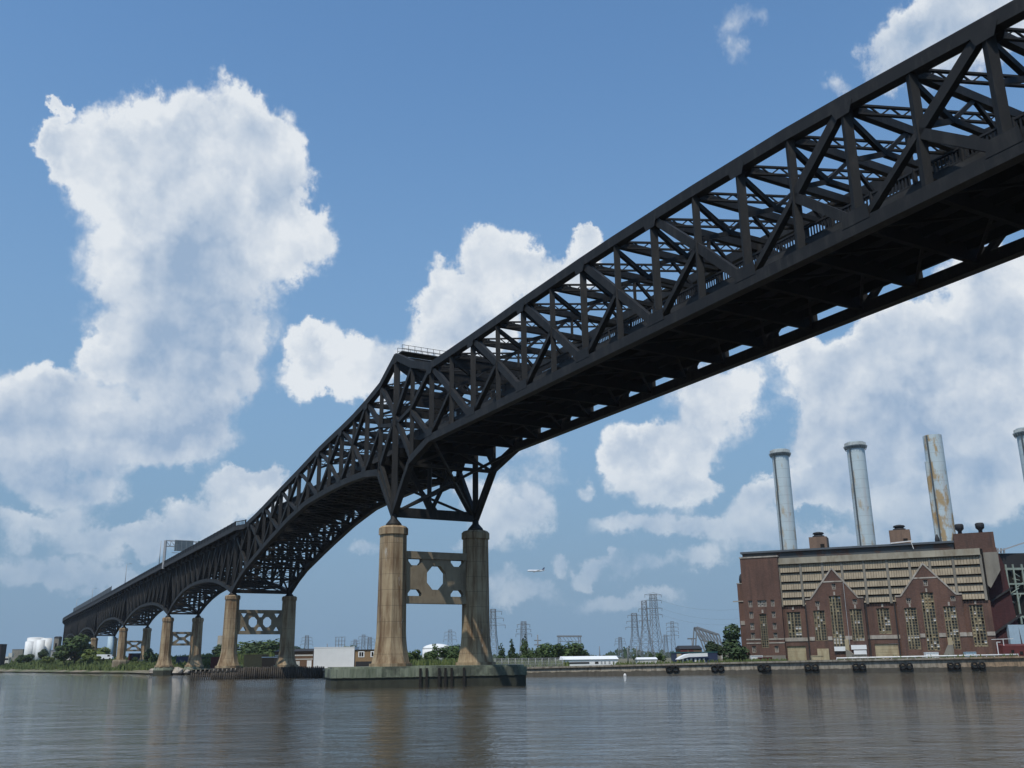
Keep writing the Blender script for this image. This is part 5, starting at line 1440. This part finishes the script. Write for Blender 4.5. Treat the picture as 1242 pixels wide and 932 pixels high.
# ------------------------------------------------------------------ pylons, masts, lattice spans, wires
def pylon_mesh(h, wb, wt, arms, bar):
    mb = MB(); nl = 9
    lev = [h * (1 - (1 - i / nl) ** 1.25) for i in range(nl + 1)]
    def wat(z):
        f = z / h
        return wb + (wt * 1.25 - wb) * (f / .55) if f < .55 else wt * 1.25 + (wt - wt * 1.25) * ((f - .55) / .45)
    cor = lambda z, i: V(((-1, 1, 1, -1)[i] * wat(z) / 2, (-1, -1, 1, 1)[i] * wat(z) / 2, z))
    for a, b_ in zip(lev, lev[1:]):
        for i in range(4):
            j = (i + 1) % 4
            mb.beam(cor(a, i), cor(b_, i), bar, bar); mb.beam(cor(a, i), cor(b_, j), bar * .6, bar * .6); mb.beam(cor(a, j), cor(b_, i), bar * .6, bar * .6); mb.beam(cor(b_, i), cor(b_, j), bar * .6, bar * .6)
    am = MB()
    for f, l in arms:
        z = h * f
        for sg in (-1, 1):
            am.beam((0, -wt * .4, z), (sg * l, 0, z), bar * .8, bar * .8); am.beam((0, wt * .4, z), (sg * l, 0, z), bar * .8, bar * .8); am.beam((0, 0, z + l * .25), (sg * l, 0, z), bar * .6, bar * .6)
            am.rod((sg * l * .95, 0, z), (sg * l * .95, 0, z - 1.6), .14, .14, 5)
    return mb, am
def pylon(px, ytop, Y, wb, wt, arms, label, bar=.34):
    p = at_y(px, ytop, Y); h = p.z - 2; o = V((p.x, Y, 2)); rt_ = empty('pylon', o, R(random.uniform(-20, 20))); tag(rt_, label, 'pylon', 'electricity pylons on the far bank')
    mb, am = pylon_mesh(h, wb, wt, arms, bar)
    mb.build('tower', 'pylon', rt_); am.build('crossarm', 'pylon', rt_); return o, h
A6 = [(.95, 5), (.82, 6), (.69, 7)]; A3 = [(.92, 4), (.8, 4.5), (.68, 5)]
pyl = [pylon(792, 721, 620, 9, 3.4, [(.99, 6), (.9, 6), (.78, 6), (.68, 6)], 'tallest pylon with a flat bar across its top, mid right', .24),
       pylon(781, 729, 560, 9, 2.6, [(.86, 3.5), (.66, 3.5)], 'second tallest pylon, tapered, just left of the tallest', .23),
       pylon(769, 744, 700, 10, 3.4, A6, 'faint pylon left of the two tallest ones', .24), pylon(815, 754, 640, 3.2, 1.8, [(.95, 4), (.84, 4), (.73, 4), (.62, 4)], 'narrow pylon right of the tallest, with short arms', .2),
       pylon(752, 773, 800, 4, 2, A3, 'distant small pylon above the cream shed', .2), pylon(598, 739, 520, 6, 2.4, A6, 'pylon right beside the right column of the river pier', .2),
       pylon(635, 754, 560, 5, 2.4, A3, 'pylon rising behind the slim trees', .2), pylon(546, 764, 700, 4.5, 2.4, A3, 'pylon right of the white domed tank', .2),
       pylon(372.5, 771, 760, 5, 2.4, A3, 'distant pylon left of the white warehouse', .23), pylon(441, 770, 760, 4.5, 2.2, A3, 'distant pylon above the tan building', .23),
       pylon(448.5, 773, 780, 5, 2.4, A3, 'distant pylon next to the left column of the river pier', .23), pylon(431, 776, 900, 5, 2.4, A3, 'faint distant pylon above the right end of the warehouse', .23),
       pylon(807, 770, 900, 5, 2.4, A3, 'faint pylon between the tallest and the narrow pylon', .2)]
def frame_thing(name, label, cat, mb, o, mat='pylon'):
    return tag(mb.build(name, mat, None, o), label, cat)
# steel portal frame above the grove
a, b_ = at_y(678, 772, 360), at_y(703, 772, 360); mb = MB()
for q in (a, b_): 
    for dx_ in (-.6, .6): mb.beam((q.x + dx_, 360, 2), (q.x + dx_ * .5, 360, q.z), .28, .28)
mb.beam((a.x - .8, 360, a.z), (b_.x + .8, 360, b_.z), .5, .6); mb.beam((a.x, 360, a.z - 1.8), (b_.x, 360, b_.z - 1.8), .2, .2)
for i in range(6): mb.beam((a.x + (b_.x - a.x) * i / 6, 360, a.z), (a.x + (b_.x - a.x) * (i + 1) / 6, 360, a.z - 1.8), .14, .14)
frame_thing('portal_frame', 'flat topped steel frame standing above the grove', 'steel frame', mb, V((a.x, 360, 2)))
# cluster of masts over the warehouse
mb = MB(); q = at_y(412, 773, 520)
for i in range(4):
    mb.beam((q.x - 2 + i * 1.6, 520, 2), (q.x - 2 + i * 1.6, 520, q.z - (i % 2) * .5), .3, .3)
for h_ in (0, 2, 4): mb.beam((q.x - 2.4, 520, q.z - h_), (q.x + 3.2, 520, q.z - h_), .2, .25)
frame_thing('substation_frame', 'dark steel frame of four posts above the white warehouse', 'steel frame', mb, V((q.x, 520, 2)))
# masts
def mast(px, ytop, Y, label, w=.3, extra=None):
    p = at_y(px, ytop, Y); o = V((p.x, Y, 2)); mb = MB(); mb.rod(o, V((p.x, Y, p.z)), w, w * .6, 7)
    if extra:
        for f in extra: mb.beam((p.x - 1.2, Y, 2 + (p.z - 2) * f), (p.x + 1.2, Y, 2 + (p.z - 2) * f), .3, .35)
    tag(mb.build('mast', 'pylon', None, o), label, 'mast', 'masts on the far bank')
mast(652, 770, 330, 'short thick mast above the left of the grove', .35, (.8, .65)); mast(727, 784, 300, 'thin dark pole above the white office', .2); mast(761, 785, 280, 'thin dark pole left of the cream shed', .2)
mast(772, 784, 285, 'dark pole just above the cream shed', .22); mast(839, 774, 270, 'pole with a short bar beside the rust brown building', .2, (.97,))
mast(508.5, 788, 300, 'thin pole left of the white domed tank', .2); mast(397, 781, 300, 'short pole above the white warehouse', .2); mast(194, 786, 520, 'thin mast left of the first bank pier', .2)
# raised lattice span (bascule bridge leaf)
a, b_ = at_y(845, 761, 340), at_y(872, 770, 340); c_, d_ = at_y(853, 776, 340), at_y(876, 784, 340); mb = MB()
for dy in (0, 5):
    P_ = [V((q.x, 340 + dy, q.z)) for q in (a, b_, c_, d_)]
    mb.beam(P_[0], P_[1], .5, .6); mb.beam(P_[1], P_[3], .35, .4); mb.beam(P_[0], P_[2], .4, .5); mb.beam(P_[2], P_[3], .4, .4)
    for i in range(6):
        t0, t1 = i / 6, (i + 1) / 6
        mb.beam(P_[0].lerp(P_[1], t0), P_[2].lerp(P_[3], t1), .22, .25); mb.beam(P_[2].lerp(P_[3], t0), P_[0].lerp(P_[1], t0), .2, .22)
    q = at_y(842, 790, 340); mb.beam(P_[0], V((q.x, 340 + dy, 2)), .35, .4); q2 = at_y(862, 792, 340); mb.beam(P_[2], V((q2.x, 340 + dy, 2)), .35, .4)
for i in range(5):
    t = i / 4; q = a.lerp(b_, t); mb.beam((q.x, 340, q.z), (q.x, 345, q.z), .2, .2)
frame_thing('lattice_span', 'raised dark steel lattice span left of the dark leafy tree', 'drawbridge', mb, V((a.x, 340, 2)))
# wires between the pylons
def wire(p, q, sag, lab, r_=.05):
    mb = MB(); n_ = 14; pts = [V(p).lerp(V(q), i / n_) - V((0, 0, sag * 4 * (i / n_) * (1 - i / n_))) for i in range(n_ + 1)]
    for a, b_ in zip(pts, pts[1:]): mb.rod(a, b_, r_, r_, 4, caps=False)
    o = V(p); tag(mb.build('power_line', 'pylon', None, o), lab, 'power line', 'power lines on the far bank')
o_, h_ = pyl[0]
for i, (f, yy) in enumerate(((.9, 738), (.78, 750), (.68, 756))):
    wire(o_ + V((5, 0, h_ * f)), at_y(905, yy, 520), 3, 'thin power line from the tallest pylon to the power station ' + ('highest', 'middle', 'lowest')[i] + ' of the three', .035)

# chain link fence along the left part of the quay
fe_o = V((ground_xy(655, 224), 224, 1.9)); fe = empty('chain_link_fence', fe_o); tag(fe, 'thin grey fence on the quay between the river pier and the white office', 'fence')
x0, x1 = ground_xy(560, 225), ground_xy(682, 224); mb = MB()
for i in range(16): mb.rod((x0 + (x1 - x0) * i / 15, 224.5, 1.6), (x0 + (x1 - x0) * i / 15, 224.5, 3.9), .06, .06, 6)
for h_ in (2.6, 3.2, 3.9): mb.beam((x0, 224.5, h_), (x1, 224.5, h_), .06, .06)
mb.build('post', 'galv', fe, fe_o)
mb = MB()
for i in range(110): 
    x = x0 + (x1 - x0) * i / 110; mb.beam((x, 224.5, 1.9), (x + .9, 224.5, 3.9), .03, .03); mb.beam((x + .9, 224.5, 1.9), (x, 224.5, 3.9), .03, .03)
mb.build('mesh_panel', 'galv', fe, fe_o)
# weeds and earth bank behind the fence
hb = MB(); rr = random.Random(3)
for _ in range(2600):
    px = rr.uniform(498, 690); Y = rr.uniform(226, 250); x = ground_xy(px, Y); h_ = rr.uniform(.5, 2.0) * (1.3 if px < 600 else 1); wv = rr.uniform(.15, .4); a = rr.uniform(0, 3.14)
    dx_ = V((math.cos(a), math.sin(a), 0)) * wv; p = V((x, Y, 1.7)); ln = V((rr.uniform(-.3, .3), rr.uniform(-.3, .3), 0))
    b = hb.add([p - dx_, p + dx_, p + dx_ * .4 + ln + V((0, 0, h_)), p - dx_ * .4 + ln + V((0, 0, h_ * .8))]); hb.face([b, b + 1, b + 2, b + 3])
tag(hb.build('weeds', 'reed', fix=False), 'rough green weeds behind the quay fence', 'weeds', kind='stuff')
# far tree line that reads as one dark mass on the horizon
tl = MB(); rr = random.Random(9)
for _ in range(9000):
    a = rr.uniform(-36, 30); Y = rr.uniform(1000, 1150); x = Y * math.tan(R(a)); top = 6 + 5 * math.sin(a * 1.7) * math.sin(a * .63 + 1) + rr.uniform(-2, 2)
    p = V((x, Y, 1 + max(1, top) * rr.random())); s_ = rr.uniform(1.2, 2.6); an = rr.uniform(0, 3.14); d1 = V((math.cos(an), math.sin(an), rr.uniform(-.4, .4))) * s_; d2 = V((-math.sin(an) * .3, .3, 1)) * s_ * .8
    b = tl.add([p - d1, p - d2, p + d1, p + d2]); tl.face([b, b + 1, b + 2, b + 3])
tag(tl.build('treeline', 'leaf_dark', fix=False), 'far low line of trees along the horizon', 'treeline', kind='stuff')

# ------------------------------------------------------------------ airliner
o = at_y(650, 692.5, 2000); al_ = empty('airliner', o, R(12)); tag(al_, 'small white airliner flying left, low in the sky', 'airplane')
mb = MB(); Lh = 18.5
prof_ = [(-Lh, .15), (-Lh + .6, 1.0), (-Lh + 2, 1.65), (-Lh + 4.5, 2.0), (Lh * .45, 2.0), (Lh * .8, 1.1), (Lh, .3)]
n_ = 16
for x, r_ in prof_:
    for i in range(n_):
        t = 2 * math.pi * i / n_; mb.v.append(V((x, r_ * math.cos(t), r_ * math.sin(t) + (max(0, x - Lh * .45) * .07))))
for k in range(len(prof_) - 1):
    for i in range(n_):
        j = (i + 1) % n_; mb.face([k * n_ + i, k * n_ + j, (k + 1) * n_ + j, (k + 1) * n_ + i], 0, True)
mb.build('fuselage', 'plane', al_)
for sg in (-1, 1):
    mb = MB(); mb.hexa([(-4, sg * 1.5, -1.0), (3, sg * 1.5, -1.0), (7.5, sg * 17, .6), (5.5, sg * 17, .6), (-4, sg * 1.5, -.5), (3, sg * 1.5, -.5), (7.5, sg * 17, .8), (5.5, sg * 17, .8)]); mb.build('wing', 'plane', al_)
    mb = MB(); mb.rod((-4.5, sg * 5.5, -2.0), (-.5, sg * 5.5, -1.8), 1.0, .8, 14); mb.build('engine', 'galv', al_)
    mb = MB(); mb.hexa([(14, sg * .6, 1.4), (17.5, sg * .6, 1.4), (19, sg * 6, 1.9), (17.4, sg * 6, 1.9), (14, sg * .6, 1.6), (17.5, sg * .6, 1.6), (19, sg * 6, 2.0), (17.4, sg * 6, 2.0)]); mb.build('tailplane', 'plane', al_)
mb = MB(); mb.hexa([(12, -.2, 1.6), (17.5, -.2, 1.6), (17.5, .2, 1.6), (12, .2, 1.6), (17, -.12, 7), (19.4, -.12, 7), (19.4, .12, 7), (17, .12, 7)]); mb.build('tail_fin', 'navy', al_)
# white buoy in the water
o = at_y(758, 820.5, 212); o.z = 0; mb = MB(); mb.lathe(o, [(.25, -.3), (.32, .1), (.24, .35), (.08, .5)], 10); tag(mb.build('buoy', 'board', None, o), 'small white buoy floating before the quay', 'buoy')

# ------------------------------------------------------------------ the hazy summer air
hm = bpy.data.materials.new('haze_air'); hm.use_nodes = True; nt = hm.node_tree
for n in list(nt.nodes): nt.nodes.remove(n)
pv = nd(nt, 'ShaderNodeVolumePrincipled'); pv.inputs['Color'].default_value = (0.80, 0.88, 1.0, 1); pv.inputs['Density'].default_value = HAZE
pv.inputs['Anisotropy'].default_value = 0.0
om = nd(nt, 'ShaderNodeOutputMaterial'); lk(nt, pv.outputs[0], om.inputs['Volume'])
MAT['haze'] = hm
if HAZE > 0:
    mb = MB(); mb.box(-1400, 1400, -200, 2600, -2, 230)
    tag(mb.build('haze', 'haze'), 'thin blue summer haze over the river', 'haze', kind='stuff')
